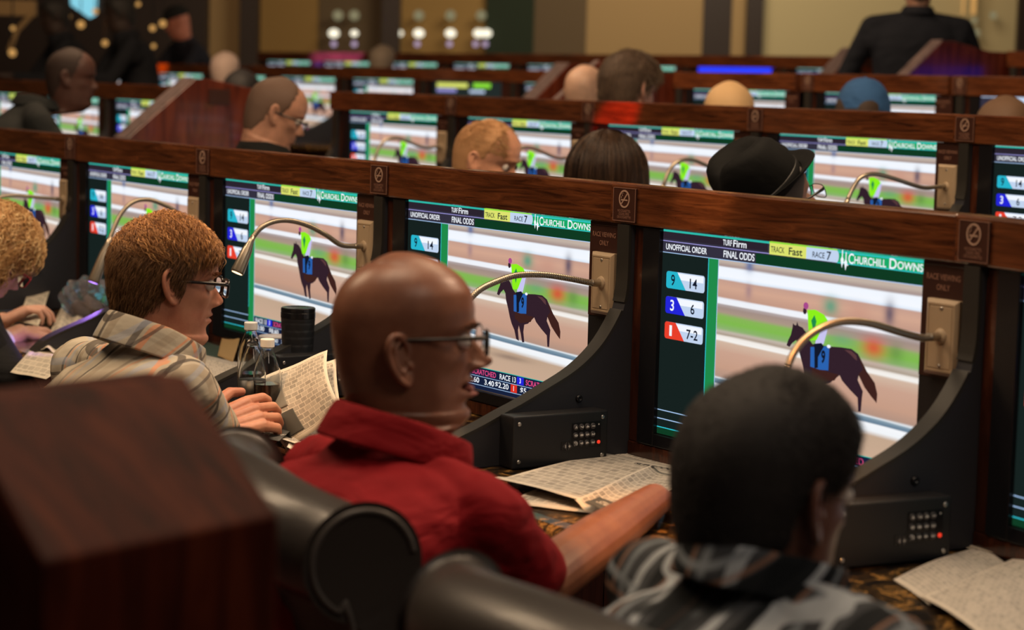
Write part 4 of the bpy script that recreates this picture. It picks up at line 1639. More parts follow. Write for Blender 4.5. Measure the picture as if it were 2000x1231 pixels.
def ear_mesh(mb, Mx, sd, es=1.0, dy=0.0, dz=0.0):
    """sd=+1 right ear"""
    base = Vector((sd * .0705, .004 + dy, .108 + dz))
    al = R(28)
    P = Vector((sd * math.sin(al), -math.cos(al), 0))
    Q = Vector((0, -.20, 1)).normalized()
    O = P.cross(Q) * (1 if sd < 0 else -1)
    if O.x * sd < 0:
        O = -O

    def q(p, r, o=0):
        return Mx @ (base + P * p * es + Q * r * es + O * o * es)
    hel = [(.006, -.001, .001), (.000, .010, .002), (.003, .022, .004), (.012, .031, .006), (.022, .031, .007), (.030, .022, .007), (.0325, .009, .006), (.030, -.005, .005), (.024, -.017, .004), (.016, -.026, .003), (.008, -.029, .002), (.003, -.023, .001), (.002, -.014, .001)]
    pts = catmull([q(*h) for h in hel], 5)
    n = len(pts)
    mb.tube(pts, [(.0030 + .0014 * math.sin(PI * i / n)) * es for i in range(n)], 10)
    ah = catmull([q(*h) for h in [(.013, .023, .004), (.021, .014, .005), (.0225, .002, .005), (.019, -.009, .004), (.012, -.014, .003), (.009, -.010, .002)]], 5)
    mb.tube(ah, .0030 * es, 8)
    Rm = Matrix((P, Q, O)).transposed()
    R3 = Mx.to_3x3() @ Rm
    mb.ell(q(.016, .004, -.0005), (.0165 * es, .0285 * es, .0026 * es), R3)
    mb.ell(q(.011, -.0225, .001), (.0085 * es, .0085 * es, .0038 * es), R3)
    mb.ell(q(.001, -.006, .002), (.0045 * es, .006 * es, .0045 * es), R3)
    mb.ell(q(.004, .0, -.006), (.010 * es, .020 * es, .007 * es), R3)


def hand_mesh(mb, wrist, direc, normal, sd=1, curl=.35, spread=.16, s=1.0, thumb=.6):
    """wrist point, pointing direction, back-of-hand normal; sd=+1: thumb on the +side vector"""
    d = Vector(direc).normalized()
    n = Vector(normal)
    n = (n - d * n.dot(d)).normalized()
    a = d.cross(n).normalized() * sd     # towards the thumb

    def p(f, l, u=0):
        return Vector(wrist) + (d * f + a * l + n * u) * s
    # palm
    for l0, l1 in ((.030, .026), (.010, .009), (-.010, -.009), (-.028, -.026)):
        mb.cap(p(.008, l1 * .75), .015 * s, p(.082 - abs(l0) * .25, l0 * .92), .0118 * s, 12)
    mb.cap(p(.01, .012, -.004), .017 * s, p(.06, 0, -.006), .015 * s, 12)
    mb.cap(p(.015, -.014, -.004), .015 * s, p(.055, -.018, -.005), .012 * s, 12)
    Ls = [(.030, .044, .026, .021), (.010, .048, .030, .022), (-.010, .045, .028, .021), (-.029, .035, .021, .019)]
    for q, (l0, a1, a2, a3) in enumerate(Ls):
        root = p(.086 - abs(l0 - .005) * .28, l0, 0)
        sp = (l0) / .03 * spread * .5
        dd = (d + a * sp).normalized()
        c = curl * (1 + .18 * q)
        ang = c * .7
        pts = [root]
        for seg, L_ in ((0, a1), (1, a2), (2, a3)):
            v = dd * math.cos(ang) - n * math.sin(ang)
            pts.append(pts[-1] + v * L_ * s)
            ang += c * (1.1 if seg == 0 else .8)
        mb.chain(pts, [.0098 * s, .0086 * s, .0078 * s, .0068 * s], 10)
    t0 = p(.018, .024, -.006)
    t1 = p(.045, .024 + .030 * thumb + .006, -.012)
    t2 = t1 + (d * .030 + a * .012 * thumb - n * .006) * s
    t3 = t2 + (d * .024 - a * .004 - n * .004) * s
    mb.chain([t0, t1, t2, t3], [.0155 * s, .0115 * s, .0098 * s, .0078 * s], 10)


def remesh(o, vox, smooth_it=0, fac=.5):
    m = o.modifiers.new('remesh', 'REMESH')
    m.mode = 'VOXEL'
    m.voxel_size = vox
    m.use_smooth_shade = True
    if smooth_it:
        s_ = o.modifiers.new('smooth', 'SMOOTH')
        s_.iterations = smooth_it
        s_.factor = fac
    return o


def skin_mat(name, base, deep, rough=.48, lips=None, sss=.12, spots=.4):
    m = mat(name, base, rough, sss=sss)
    tc = N(m, 'ShaderNodeTexCoord')
    n = N(m, 'ShaderNodeTexNoise', i_Scale=22.0, i_Detail=5.0, i_Roughness=.6)
    L(m, tc.outputs['Object'], n.inputs['Vector'])
    r = ramp(m, [(.35, deep), (.62, base)])
    L(m, n.outputs['Fac'], r.inputs[0])
    col = r.outputs[0]
    if lips:
        pt, c, rad = lips
        vs = N(m, 'ShaderNodeVectorMath', operation='DISTANCE')
        L(m, tc.outputs['Object'], vs.inputs[0])
        vs.inputs[1].default_value = pt
        mr = N(m, 'ShaderNodeMapRange')
        L(m, vs.outputs['Value'], mr.inputs[0])
        mr.inputs[1].default_value = rad * 1.15; mr.inputs[2].default_value = rad * .7
        mx = N(m, 'ShaderNodeMix', data_type='RGBA')
        L(m, mr.outputs[0], mx.inputs[0]); L(m, col, mx.inputs[6]); mx.inputs[7].default_value = (*c, 1)
        col = mx.outputs[2]
    L(m, col, bsdf(m).inputs['Base Color'])
    n2 = N(m, 'ShaderNodeTexNoise', i_Scale=420.0, i_Detail=3.0)
    L(m, tc.outputs['Object'], n2.inputs['Vector'])
    bp = N(m, 'ShaderNodeBump', i_Strength=.25, i_Distance=.0008)
    L(m, n2.outputs['Fac'], bp.inputs['Height']); L(m, bp.outputs[0], bsdf(m).inputs['Normal'])
    return m


def hair_mat(name, c0, c1, c2, rough=.42):
    m = mat(name, c1, rough, spec=.35)
    g = N(m, 'ShaderNodeNewGeometry')
    r = ramp(m, [(0, c0), (.55, c1), (1, c2)])
    L(m, g.outputs['Random Per Island'], r.inputs[0])
    L(m, r.outputs[0], bsdf(m).inputs['Base Color'])
    return m


def cloth_mat(name, c, rough=.85, sheen=.0, fold=.25, weave=900):
    m = mat(name, c, rough, sheen=sheen, spec=.2)
    tc = N(m, 'ShaderNodeTexCoord')
    n = N(m, 'ShaderNodeTexNoise', i_Scale=6.0, i_Detail=3.0, i_Distortion=.8)
    mp = N(m, 'ShaderNodeMapping'); mp.inputs['Rotation'].default_value = (.3, .5, .2); mp.inputs['Scale'].default_value = (1, 1, 2.2)
    L(m, tc.outputs['Object'], mp.inputs[0]); L(m, mp.outputs[0], n.inputs['Vector'])
    n2 = N(m, 'ShaderNodeTexNoise', i_Scale=float(weave), i_Detail=1.0)
    L(m, tc.outputs['Object'], n2.inputs['Vector'])
    b1 = N(m, 'ShaderNodeBump', i_Strength=fold, i_Distance=.06)
    b2 = N(m, 'ShaderNodeBump', i_Strength=.35, i_Distance=.0008)
    L(m, n.outputs['Fac'], b1.inputs['Height']); L(m, n2.outputs['Fac'], b2.inputs['Height']); L(m, b1.outputs[0], b2.inputs['Normal']); L(m, b2.outputs[0], bsdf(m).inputs['Normal'])
    return m


def plaid_mat(name, base, stripes_u, stripes_v, pu, pv, rough=.85, rot=0.0):
    """stripes: list of (pos, half width, colour, strength) in one period; u = sideways, v = up and back"""
    m = cloth_mat(name, base, rough, fold=.2)
    tc = N(m, 'ShaderNodeTexCoord')
    sp = N(m, 'ShaderNodeSeparateXYZ')
    mp = N(m, 'ShaderNodeMapping'); mp.inputs['Rotation'].default_value = (0, 0, rot)
    L(m, tc.outputs['Object'], mp.inputs[0]); L(m, mp.outputs[0], sp.inputs[0])

    def mth(op, a, b):
        n = N(m, 'ShaderNodeMath', operation=op)
        for i, v in enumerate((a, b)):
            if isinstance(v, (int, float)):
                n.inputs[i].default_value = v
            else:
                L(m, v, n.inputs[i])
        return n.outputs[0]
    nz = N(m, 'ShaderNodeTexNoise', i_Scale=5.0)
    L(m, tc.outputs['Object'], nz.inputs['Vector'])
    wob = mth('MULTIPLY', mth('SUBTRACT', nz.outputs['Fac'], .5), .022)
    u = mth('FRACT', mth('DIVIDE', mth('ADD', mth('ADD', sp.outputs['X'], wob), 5.0), pu), 0)
    v = mth('FRACT', mth('DIVIDE', mth('ADD', mth('SUBTRACT', mth('ADD', sp.outputs['Z'], wob), mth('MULTIPLY', sp.outputs['Y'], .55)), 5.0), pv), 0)
    col = None
    cur = N(m, 'ShaderNodeRGB'); cur.outputs[0].default_value = (*base, 1); col = cur.outputs[0]
    for coord, st in ((u, stripes_u), (v, stripes_v)):
        for (p0, hw, c, k) in st:
            d = mth('ABSOLUTE', mth('SUBTRACT', coord, p0), 0)
            mr = N(m, 'ShaderNodeMapRange')
            L(m, d, mr.inputs[0])
            mr.inputs[1].default_value = hw * 1.08; mr.inputs[2].default_value = hw * .92
            mr.inputs[3].default_value = 0; mr.inputs[4].default_value = k
            mx = N(m, 'ShaderNodeMix', data_type='RGBA')
            L(m, mr.outputs[0], mx.inputs[0]); L(m, col, mx.inputs[6]); mx.inputs[7].default_value = (*c, 1)
            col = mx.outputs[2]
    L(m, col, bsdf(m).inputs['Base Color'])
    return m


class Body:
    """person standing or sitting; local frame: +y faces forward, +x is the person's right"""

    def __init__(s, name_label, anchor, phi, floor=0.0, group=None):
        # anchor: world point of the neck base; phi: heading angle of the body (0 = picture right)
        s.phi = R(phi)
        s.e = empty('person', (anchor.x, anchor.y, floor), s.phi - PI / 2)
        tag(s.e, name_label, 'person', group)
        s.inv = (Matrix.Translation((anchor.x, anchor.y, floor)) @ Matrix.Rotation(s.phi - PI / 2, 4, 'Z')).inverted()
        s.nb = s.inv @ anchor

    def L(s, p):
        return s.inv @ Vector(p)

    def head_matrix(s, c, phi, pitch=0, roll=0, scale=1.0):
        c = s.L(c)
        Mx = Matrix.Translation(c) @ Matrix.Rotation(R(phi) - s.phi, 4, 'Z') @ Matrix.Rotation(R(pitch), 4, 'X') @ Matrix.Rotation(R(roll), 4, 'Y') @ Matrix.Scale(scale, 4) @ Matrix.Translation((0, 0, -.12))
        return Mx


def torso(mb, nb, hip, w=1.0, d=1.0, sh=.19, shz=-.075, grow=0.0, lsh=None, rsh=None):
    """rings from the hips to the neck base"""
    nb, hip = Vector(nb), Vector(hip)
    prof = [(0, .175, .125), (.15, .175, .125), (.35, .165, .118), (.55, .172, .122), (.72, .180, .122), (.82, .168, .112), (.89, .140, .098), (.94, .105, .086), (.98, .078, .074), (1.02, .062, .064)]
    V, Fc = [], []
    n = 40
    ax = (nb - hip)
    for (t, a, b) in prof:
        c = hip + ax * t
        c.y -= .035 * math.sin(PI * min(t, 1)) * 1.0
        for i in range(n):
            th = 2 * PI * i / n
            cx, sy = math.cos(th), math.sin(th)
            V.append(c + Vector((math.copysign(abs(cx) ** .85, cx) * (a * (w if t < .9 else 1) + grow), math.copysign(abs(sy) ** .85, sy) * (b * (d if t < .9 else 1) + grow), 0)))
    m_ = len(prof)
    for j in range(m_ - 1):
        for i in range(n):
            Fc.append((j * n + i, j * n + (i + 1) % n, (j + 1) * n + (i + 1) % n, (j + 1) * n + i))
    Fc += [tuple(range(n))[::-1], tuple((m_ - 1) * n + i for i in range(n))]
    mb.add(V, Fc)
    for s_, js in ((-1, lsh), (1, rsh)):
        j = Vector(js) if js is not None else nb + Vector((s_ * sh, 0, shz))
        mb.cap(nb + Vector((s_ * .028, -.015, -.035)), .046 + grow * .5, j, .050 + grow, 18)
        mb.cap(nb + Vector((s_ * .05, -.020, -.11)), .075 + grow, j + Vector((-s_ * .03, -.015, -.07)), .066 + grow, 18)


def collar(name, B, nb, mt, r=(.062, .068), stand=.030, fall=.042, tilt=.35, open_=.5, parent=None, flare=.016, drop_front=.02, tilt_x=0.0):
    """folded collar round the neck"""
    V, Fc = [], []
    n = 56
    prof = [(-.002, 0), (.0, stand * .6), (.001, stand), (.004, stand + .004), (.008, stand + .001), (.012 + flare * .4, stand - fall * .45), (.014 + flare, stand - fall)]
    for i in range(n + 1):
        a = -PI / 2 + (open_ / 2 + (2 * PI - open_) * i / n) + PI          # starts just right of the front
        c, s_ = math.cos(a), math.sin(a)
        fr_ = max(0, s_) ** 2
        for (o, z) in prof:
            rr = Vector(((r[0] + o) * c, (r[1] + o) * s_, z - drop_front * (s_ + .2) * (1 if s_ > -.2 else 0) - .004))
            V.append(Vector(nb) + Matrix.Rotation(-tilt_x, 3, 'X') @ rr)
    m_ = len(prof)
    for i in range(n):
        for j in range(m_ - 1):
            Fc.append((i * m_ + j, (i + 1) * m_ + j, (i + 1) * m_ + j + 1, i * m_ + j + 1))
    o = mesh(name, V, Fc, mt, parent, smooth=True)
    md = o.modifiers.new('thickness', 'SOLIDIFY')
    md.thickness = .0028
    md.offset = 0
    ss = o.modifiers.new('sub', 'SUBSURF')
    ss.levels = ss.render_levels = 1
    return o


def hair_shell(Mx, k, mt, parent, thick, name='hair', noise=.0, nt=72, nz=60, zlo=0.0, seed=0, nscale=60):
    """shell hugging the scalp; thick(t,z) in metres, <=0 dives under the skin"""
    V, Fc = [], []
    ns = [Vector((math.sin(seed + i * 1.7), math.cos(seed * 2 + i * 2.3), math.sin(i * 3.1 + seed))) * nscale for i in range(7)]
    for j in range(nz + 1):
        u = j / nz
        z = zlo + (.2362 - zlo) * (u if u < .75 else .75 + .25 * math.sin((u - .75) / .25 * PI / 2))
        for i in range(nt):
            t = 2 * PI * i / nt
            th = thick(t, z)
            p = head_pt(t, z, k, out=0)
            if noise and th > 0:
                th += noise * sum(math.sin(v.dot(p)) for v in ns) / 3
            p = head_pt(t, z, k, out=th if th > 0 else -.006)
            V.append(Mx @ p)
    for j in range(nz):
        for i in range(nt):
            Fc.append((j * nt + i, j * nt + (i + 1) % nt, (j + 1) * nt + (i + 1) % nt, (j + 1) * nt + i))
    Fc.append(tuple(nz * nt + i for i in range(nt)))
    Fc.append(tuple(range(nt))[::-1])
    return mesh(name, V, Fc, mt, parent, smooth=True)


def strands(Mx, k, mt, parent, count, root_out, length, flow, curl=.0, rad=.0004, seg=6, seed=1, name='strands', mask=None, zlo=0.0, lift=.4):
    rr = random.Random(seed)
    V, Fc = [], []
    R3 = Mx.to_3x3()
    made = tries = 0
    while made < count and tries < count * 12:
        tries += 1
        t, z = rr.uniform(0, 2 * PI), zlo + (.2355 - zlo) * (1 - rr.random() ** 1.35)
        if mask and not mask(t, z, rr):
            continue
        if rr.random() > interp(z, HZ, HW) / .078 + .12:
            continue
        made += 1
        ro = root_out(t, z) if callable(root_out) else root_out
        p = head_pt(t, z, k, out=ro)
        nrm = (head_pt(t, z, k, out=ro + .01) - p).normalized()
        fl = flow(t, z, p, rr)
        fl = (fl - nrm * fl.dot(nrm))
        fl = fl.normalized() if fl.length > 1e-4 else nrm.orthogonal()
        ln = length(t, z, rr)
        side = nrm.cross(fl)
        ph, cs = rr.uniform(0, 2 * PI), curl * rr.uniform(.5, 1.3)
        d = (fl + nrm * lift * rr.uniform(.3, 1.3)).normalized()
        pts = [p]
        for q in range(seg):
            a = ph + q * 1.5
            dd = (d + (side * math.cos(a) + nrm * math.sin(a) * .6) * cs).normalized()
            pts.append(pts[-1] + dd * ln / seg)
            d = (d - nrm * (lift * .35)).normalized()
        b0 = len(V)
        for q, pt in enumerate(pts):
            w = rad * (1 - .75 * (q / seg) ** 2)
            for m_ in range(3):
                an = 2 * PI * m_ / 3
                V.append(Mx @ (pt + side * math.cos(an) * w + nrm * math.sin(an) * w))
        for q in range(seg):
            for m_ in range(3):
                Fc.append((b0 + q * 3 + m_, b0 + q * 3 + (m_ + 1) % 3, b0 + q * 3 + 3 + (m_ + 1) % 3, b0 + q * 3 + 3 + m_))
    o = mesh(name, V, Fc, mt, parent, smooth=True)
    return o


def glasses(Mx, parent, mt, mt2, k=None, w=.026, h=.018, y=.106, z=.117, thick=.0016, rim=True, name='glasses', temple_y=-.012, temple_r=.0018):
    b = MB()
    lens = MB()
    for sd in (-1, 1):
        cx = sd * .033
        pts = []
        for i in range(28):
            a = 2 * PI * i / 28
            c, s_ = math.cos(a), math.sin(a)
            pts.append(Mx @ Vector((cx + w * math.copysign(abs(c) ** .6, c), y - .10 * abs(cx + w * c) * .9 * .5, z + h * math.copysign(abs(s_) ** .6, s_))))
        if rim:
            b.tube(pts + [pts[0], pts[1]], thick, 6, cap=False)
        else:
            b.tube(pts[:15], thick * .6, 6)
        lens.add(pts, [tuple(range(28))])
        hinge = Vector((sd * (.033 + w), y - .006, z + h * .55))
        ear = Vector((sd * .0775, temple_y, z + .006))
        b.tube([Mx @ p for p in (hinge, hinge + Vector((sd * .006, -.006, 0)), Vector((sd * .0765, .05, z + h * .5)), ear, Vector((sd * .0775, temple_y - .014, z - .012)))], [temple_r * 1.4, temple_r * 1.4, temple_r, temple_r, temple_r * .8], 8)
    b.tube([Mx @ Vector((-.009, y, z + h * .45)), Mx @ Vector((0, y + .003, z + h * .6)), Mx @ Vector((.009, y, z + h * .45))], thick, 6)
    g = b.build(name, mt, parent, smooth=True)
    lens.build('lenses', mt2, g)
    return g


def eyes(Mx, parent, k=None, s=1.0):
    for sd in (-1, 1):
        b = MB()
        c = Vector((sd * .031, .0735, .1175))
        Vv, Ff = [], []
        R3 = Mx.to_3x3()
        nu, nv = 20, 14
        mi = []
        for j in range(nv + 1):
            ph = PI * j / nv
            for i in range(nu):
                th = 2 * PI * i / nu
                Vv.append(Mx @ (c + Vector((math.sin(ph) * math.cos(th), math.cos(ph), math.sin(ph) * math.sin(th))) * .0118))
        for j in range(nv):
            for i in range(nu):
                Ff.append((j * nu + i, (j + 1) * nu + i, (j + 1) * nu + (i + 1) % nu, j * nu + (i + 1) % nu))
                mi.append(0 if j > 3 else (1 if j > 0 else 2))
        mesh('eye', Vv, Ff, parent=parent, smooth=True, mats=[M['eyewhite'], M['iris'], M['pupil']], mi=mi)


def brows(Mx, mt, parent, k=None, n=90, seed=2, ln=.010, rad=.00045):
    rr = random.Random(seed)
    for sd in (-1, 1):
        V, Fc = [], []
        for q in range(n):
            u = rr.random()
            x = sd * (.013 + .034 * u)
            z = .1355 + .006 * math.sin(u * 2.6) + rr.uniform(-.003, .003)
            t = math.acos(max(-1, min(1, x / .075)))
            # find front surface point with that x
            best = min((abs(head_pt(R(a), z, k).x - x), a) for a in range(20, 160, 3))[1]
            p = head_pt(R(best), z, k)
            p.y += .0005
            d = Vector((sd * (.5 + u), .25, .5 - u * .8)).normalized() * ln * rr.uniform(.6, 1.2)
            b0 = len(V)
            for i in range(3):
                c = p + d * i / 2
                w = rad * (1 - i * .4)
                V += [Mx @ (c + Vector((0, 0, w))), Mx @ (c + Vector((0, w, -w))), Mx @ (c + Vector((0, -w, -w)))]
            for i in range(2):
                for m_ in range(3):
                    Fc.append((b0 + i * 3 + m_, b0 + i * 3 + (m_ + 1) % 3, b0 + i * 3 + 3 + (m_ + 1) % 3, b0 + i * 3 + 3 + m_))
        mesh('eyebrow', V, Fc, mt, parent)


M['eyewhite'] = mat('eye white', (.62, .56, .52), .15)
M['iris'] = mat('brown iris', (.06, .03, .015), .1)
M['pupil'] = mat('pupil', (.005, .005, .005), .1)
M['lens'] = mat('spectacle lens', (.92, .94, .96), .03, trans=1.0, ior=1.05)
M['frame_black'] = mat('black acetate frame', (.010, .008, .008), .22, coat=.4)
M['frame_metal'] = mat('dark bronze wire frame', (.016, .011, .008), .3)
M['frame_red'] = mat('red frame', (.35, .02, .03), .25)
M['trouser'] = cloth_mat('dark trousers', (.015, .015, .018))
M['teeth'] = mat('teeth', (.6, .55, .45), .3)


def legs(mb, hip, seat_dir=Vector((0, 1, 0)), stand=False):
    hip = Vector(hip)
    for s_ in (-1, 1):
        h = hip + Vector((s_ * .10, 0, 0))
        if stand:
            mb.chain([h, Vector((h.x, h.y + .01, hip.z * .52)), Vector((h.x, h.y - .02, .06))], [.095, .065, .045], 16)
            mb.cap((h.x, h.y - .04, .045), .045, (h.x, h.y + .16, .035), .035, 12)
        else:
            kn = h + seat_dir * .40 + Vector((s_ * .04, 0, .02))
            mb.chain([h, kn, Vector((kn.x, kn.y + .02, .07))], [.095, .068, .048], 16)
            mb.cap((kn.x, kn.y - .01, .045), .042, (kn.x, kn.y + .19, .035), .035, 12)


# ---- 1: bald man in the red polo
nb = at(774, 858, 2.985)
B = Body('bald dark-skinned man in glasses and red polo shirt resting his forearm on a newspaper', nb, 33)
k1 = dict(jowl=.006, neck=.012, mouth=1.0, nose=1.25, fold=1.5, lip=1.7, brow=1.4)
H1 = B.head_matrix(at(796, 656, 3.0), 10, -1, 0, 1.04)
rs = B.L(at(930, 1008, 2.90)); ls = B.L(at(632, 930, 3.22))
el = B.L(f1.w(.90, -.78, .80)); wr = B.L(f1.w(.640, -.37, .842)); hd = B.L(f1.w(.53, -.22, .82))
hip = Vector((B.nb.x + .0, B.nb.y - .20, .56))
lipc = H1 @ Vector((0, .098, .052))
sk1 = skin_mat('dark brown skin', (.235, .100, .058), (.18, .070, .040), .38, (tuple(lipc), (.30, .10, .085), .024), sss=.06)
b = MB()
head_mesh(b, H1, k1, base=B.nb + Vector((0, .010, -.06)), nr=.070)
ear_mesh(b, H1, 1, 1.12, -.010, -.014); ear_mesh(b, H1, -1, 1.12, -.010, -.014)
b.cap(B.nb + Vector((0, 0, -.05)), .05, rs, .04); b.cap(B.nb + Vector((0, 0, -.05)), .05, ls, .04)
b.chain([rs, el, (el + wr) / 2, wr], [.052, .046, .043, .029], 20)
hand_mesh(b, wr, hd - wr, (0, 0, 1), sd=-1, curl=.30, s=1.02)
lel = ls + Vector((-.05, .10, -.27)); lwr = lel + Vector((.10, .22, .02))
b.chain([ls, lel, lwr], [.052, .044, .029], 16)
hand_mesh(b, lwr, (.3, .9, -.1), (0, 0, 1), sd=1, curl=.5)
remesh(b.build('body', sk1, B.e, True), .0020, 2)
b = MB()
torso(b, B.nb + Vector((0, -.0, .0)), hip, 1.12, 1.12, lsh=ls, rsh=rs, grow=.008)
hem = rs + (el - rs) * .78
b.cap(rs, .064, hem, .060, 24)
b.cap(ls, .066, ls + (lel - ls) * .75, .060, 24)
polo = cloth_mat('red polo knit', (.22, .004, .008), .8, .0, .35, 1400)
sh = remesh(b.build('polo_shirt', polo, B.e, True), .006, 6)
dtx = bpy.data.textures.new('cloth_folds', 'CLOUDS'); dtx.noise_scale = .09
dm = sh.modifiers.new('folds', 'DISPLACE'); dm.texture = dtx; dm.strength = .022; dm.mid_level = .5; dm.texture_coords = 'LOCAL'
collar('collar', B, B.nb + Vector((0, .004, -.004)), polo, r=(.084, .100), stand=.036, fall=.052, parent=B.e, open_=.45, drop_front=.010, tilt_x=R(17), flare=.008)
b = MB(); legs(b, hip)
b.cap(hip + Vector((-.09, 0, 0)), .10, hip + Vector((.09, 0, 0)), .10)
remesh(b.build('trousers', M['trouser'], B.e, True), .012, 3)
glasses(H1, B.e, M['frame_metal'], M['lens'], w=.025, h=.0175, y=.107, thick=.0011, temple_r=.0026)
eyes(H1, B.e)
brows(H1, mat('greying eyebrow', (.07, .05, .04), .6), B.e, k1, 60)
MB().ell(H1 @ Vector((0, .083, .050)), (.020, .010, .006)).build('tongue', mat('tongue', (.34, .12, .10), .3), B.e, True)

# ---- 2: man with red-brown hair and plaid shirt
nb = at(297, 676, 3.94)
B = Body('man with curly red-brown hair, black glasses and tan plaid shirt turning a newspaper page', nb, 36)
k2 = dict(jowl=.006, neck=.008, nose=.92, fold=1.1)
H2 = B.head_matrix(at(328, 543, 3.97), 20, -7, 0, 1.0)
sk2 = skin_mat('ruddy fair skin', (.56, .26, .165), (.47, .185, .115), .5, (tuple(H2 @ Vector((0, .094, .052))), (.42, .14, .11), .017), sss=.18)
rs = B.L(at(352, 765, 3.86)); ls = B.L(at(165, 722, 4.22))
rel = B.L(f2.w(.62, -.70, .78)); rwr = B.L(at(428, 836, 4.06)); rhd = B.L(at(545, 792, 4.16))
hip = Vector((B.nb.x, B.nb.y - .22, .55))
b = MB()
head_mesh(b, H2, k2, base=B.nb + Vector((0, .010, -.06)), nr=.070)
ear_mesh(b, H2, 1, 1.02); ear_mesh(b, H2, -1, 1.02)
b.cap(B.nb + Vector((0, 0, -.05)), .05, rs, .04); b.cap(B.nb + Vector((0, 0, -.05)), .05, ls, .04)
b.chain([rs, rel, (rel + rwr) / 2, rwr], [.045, .040, .040, .030], 18)
hand_mesh(b, rwr, rhd - rwr, B.inv.to_3x3() @ Vector((-.1, -.8, .45)), sd=-1, curl=.42, thumb=.9, s=1.15)
lel = ls + Vector((-.06, .12, -.27)); lwr = lel + Vector((.12, .24, .04))
b.chain([ls, lel, lwr], [.045, .040, .029], 16)
hand_mesh(b, lwr, (.3, .9, 0), (0, 0, 1), sd=1, curl=.4)
remesh(b.build('body', sk2, B.e, True), .0020, 2)
plaid = plaid_mat('tan blue orange plaid', (.43, .38, .30),
                  [(.08, .035, (.07, .06, .055), .85), (.22, .06, (.30, .24, .17), .55), (.55, .028, (.10, .085, .08), .8), (.63, .022, (.62, .24, .11), .7), (.80, .05, (.28, .33, .42), .55)],
                  [(.12, .030, (.075, .062, .055), .8), (.20, .022, (.62, .25, .12), .7), (.42, .07, (.36, .30, .22), .5), (.66, .028, (.09, .075, .07), .75), (.85, .05, (.30, .34, .42), .5)], .125, .120)
b = MB()
torso(b, B.nb, hip, 1.06, 1.10, lsh=ls, rsh=rs, grow=.008)
b.chain([rs, rs + (rel - rs) * .9], [.068, .060], 24)
b.cap(ls, .068, ls + (lel - ls) * .9, .064, 24)
sh = remesh(b.build('plaid_shirt', plaid, B.e, True), .006, 6)
dm = sh.modifiers.new('folds', 'DISPLACE'); dm.texture = dtx; dm.strength = .016; dm.texture_coords = 'LOCAL'
collar('collar', B, B.nb + Vector((0, .0, .0)), plaid, r=(.078, .094), stand=.040, fall=.056, parent=B.e, open_=.35, drop_front=.012, flare=.006, tilt_x=R(20))
b = MB(); legs(b, hip)
b.cap(hip + Vector((-.09, 0, 0)), .10, hip + Vector((.09, 0, 0)), .10)
remesh(b.build('trousers', M['trouser'], B.e, True), .012, 3)
glasses(H2, B.e, M['frame_black'], M['lens'], w=.026, h=.0165, y=.107, z=.1155, thick=.0027, temple_r=.0030)
eyes(H2, B.e)
hm2 = hair_mat('red brown hair', (.10, .040, .014), (.28, .125, .045), (.58, .32, .13))
hm2s = hair_mat('short brown hair', (.07, .034, .016), (.17, .085, .038), (.38, .21, .095))
brows(H2, hm2, B.e, k2, 80)


def line2(t):
    """hairline height above the chin for an angle from the front"""
    d = abs(((math.degrees(t) - 90 + 180) % 360) - 180)   # 0 front .. 180 back
    return interp(d, [0, 28, 45, 60, 68, 74, 90, 100, 125, 180], [.187, .185, .180, .166, .140, .100, .100, .080, .045, .020])


th2 = lambda t, z: interp(z - line2(t), [-.004, .004, .04, .09], [-.006, .002, .006, .008])
hs = hair_shell(H2, k2, mat('hair base', (.085, .036, .016), .7), B.e, th2, 'hair', .0015)


def flow_short(t, z, p, rr):
    return Vector((0, -.35, -1)) + Vector([rr.uniform(-.22, .22) for _ in range(3)])


def flow_top(t, z, p, rr):
    c = Vector((.0, -.045, .21))
    r_ = p - c
    sw = Vector((-r_.y, r_.x, 0))
    return r_ * 1.0 + sw * .9 + Vector((.2, .03, 0)) + Vector([rr.uniform(-.03, .03) for _ in range(3)])


strands(H2, k2, hm2s, hs, 11000, lambda t, z: max(0, th2(t, z)) * .75, lambda t, z, r: r.uniform(.014, .028), flow_short, .25, .00045, 5, 5, 'side_hair', lambda t, z, r: z > line2(t) + r.uniform(-.006, .004) and z < .185 + r.uniform(-.02, .01), zlo=.01, lift=.55)
strands(H2, k2, hm2, hs, 5200, lambda t, z: max(0, th2(t, z)) * .6, lambda t, z, r: r.uniform(.035, .075), flow_top, .85, .00045, 10, 6, 'top_curls', lambda t, z, r: z > max(.168, line2(t)) + r.uniform(-.01, .01), zlo=.15, lift=1.0)

strands(H2, k2, hm2, hs, 700, lambda t, z: max(0, th2(t, z)) * .6, lambda t, z, r: r.uniform(.045, .085), flow_top, 1.1, .0011, 12, 16, 'curly_locks', lambda t, z, r: z > max(.176, line2(t)) + r.uniform(-.01, .01), zlo=.16, lift=.9)

# ---- 3: dark-haired man in the grey plaid shirt, from behind
nb = at(1490, 1122, 2.36)
B = Body('man with short black hair and grey plaid shirt seen from behind at the lower right', nb, 35)
k3 = dict(jowl=.016, neck=.012)
H3 = B.head_matrix(at(1512, 948, 2.38), 35, -6, 4, 1.06)
sk3 = skin_mat('brown skin', (.19, .085, .060), (.14, .058, .040), .36, sss=.06)
rs = B.nb + Vector((.20, 0, -.058)); ls = B.nb + Vector((-.20, 0, -.058))
hip = Vector((B.nb.x, B.nb.y - .18, .54))
b = MB()
head_mesh(b, H3, k3, base=B.nb + Vector((0, .010, -.06)), nr=.070)
ear_mesh(b, H3, 1, 1.1); ear_mesh(b, H3, -1, 1.1)
rel = rs + Vector((.06, .12, -.27)); rwr = rel + Vector((-.10, .24, .03))
lel = ls + Vector((-.06, .12, -.27)); lwr = lel + Vector((.10, .24, .03))
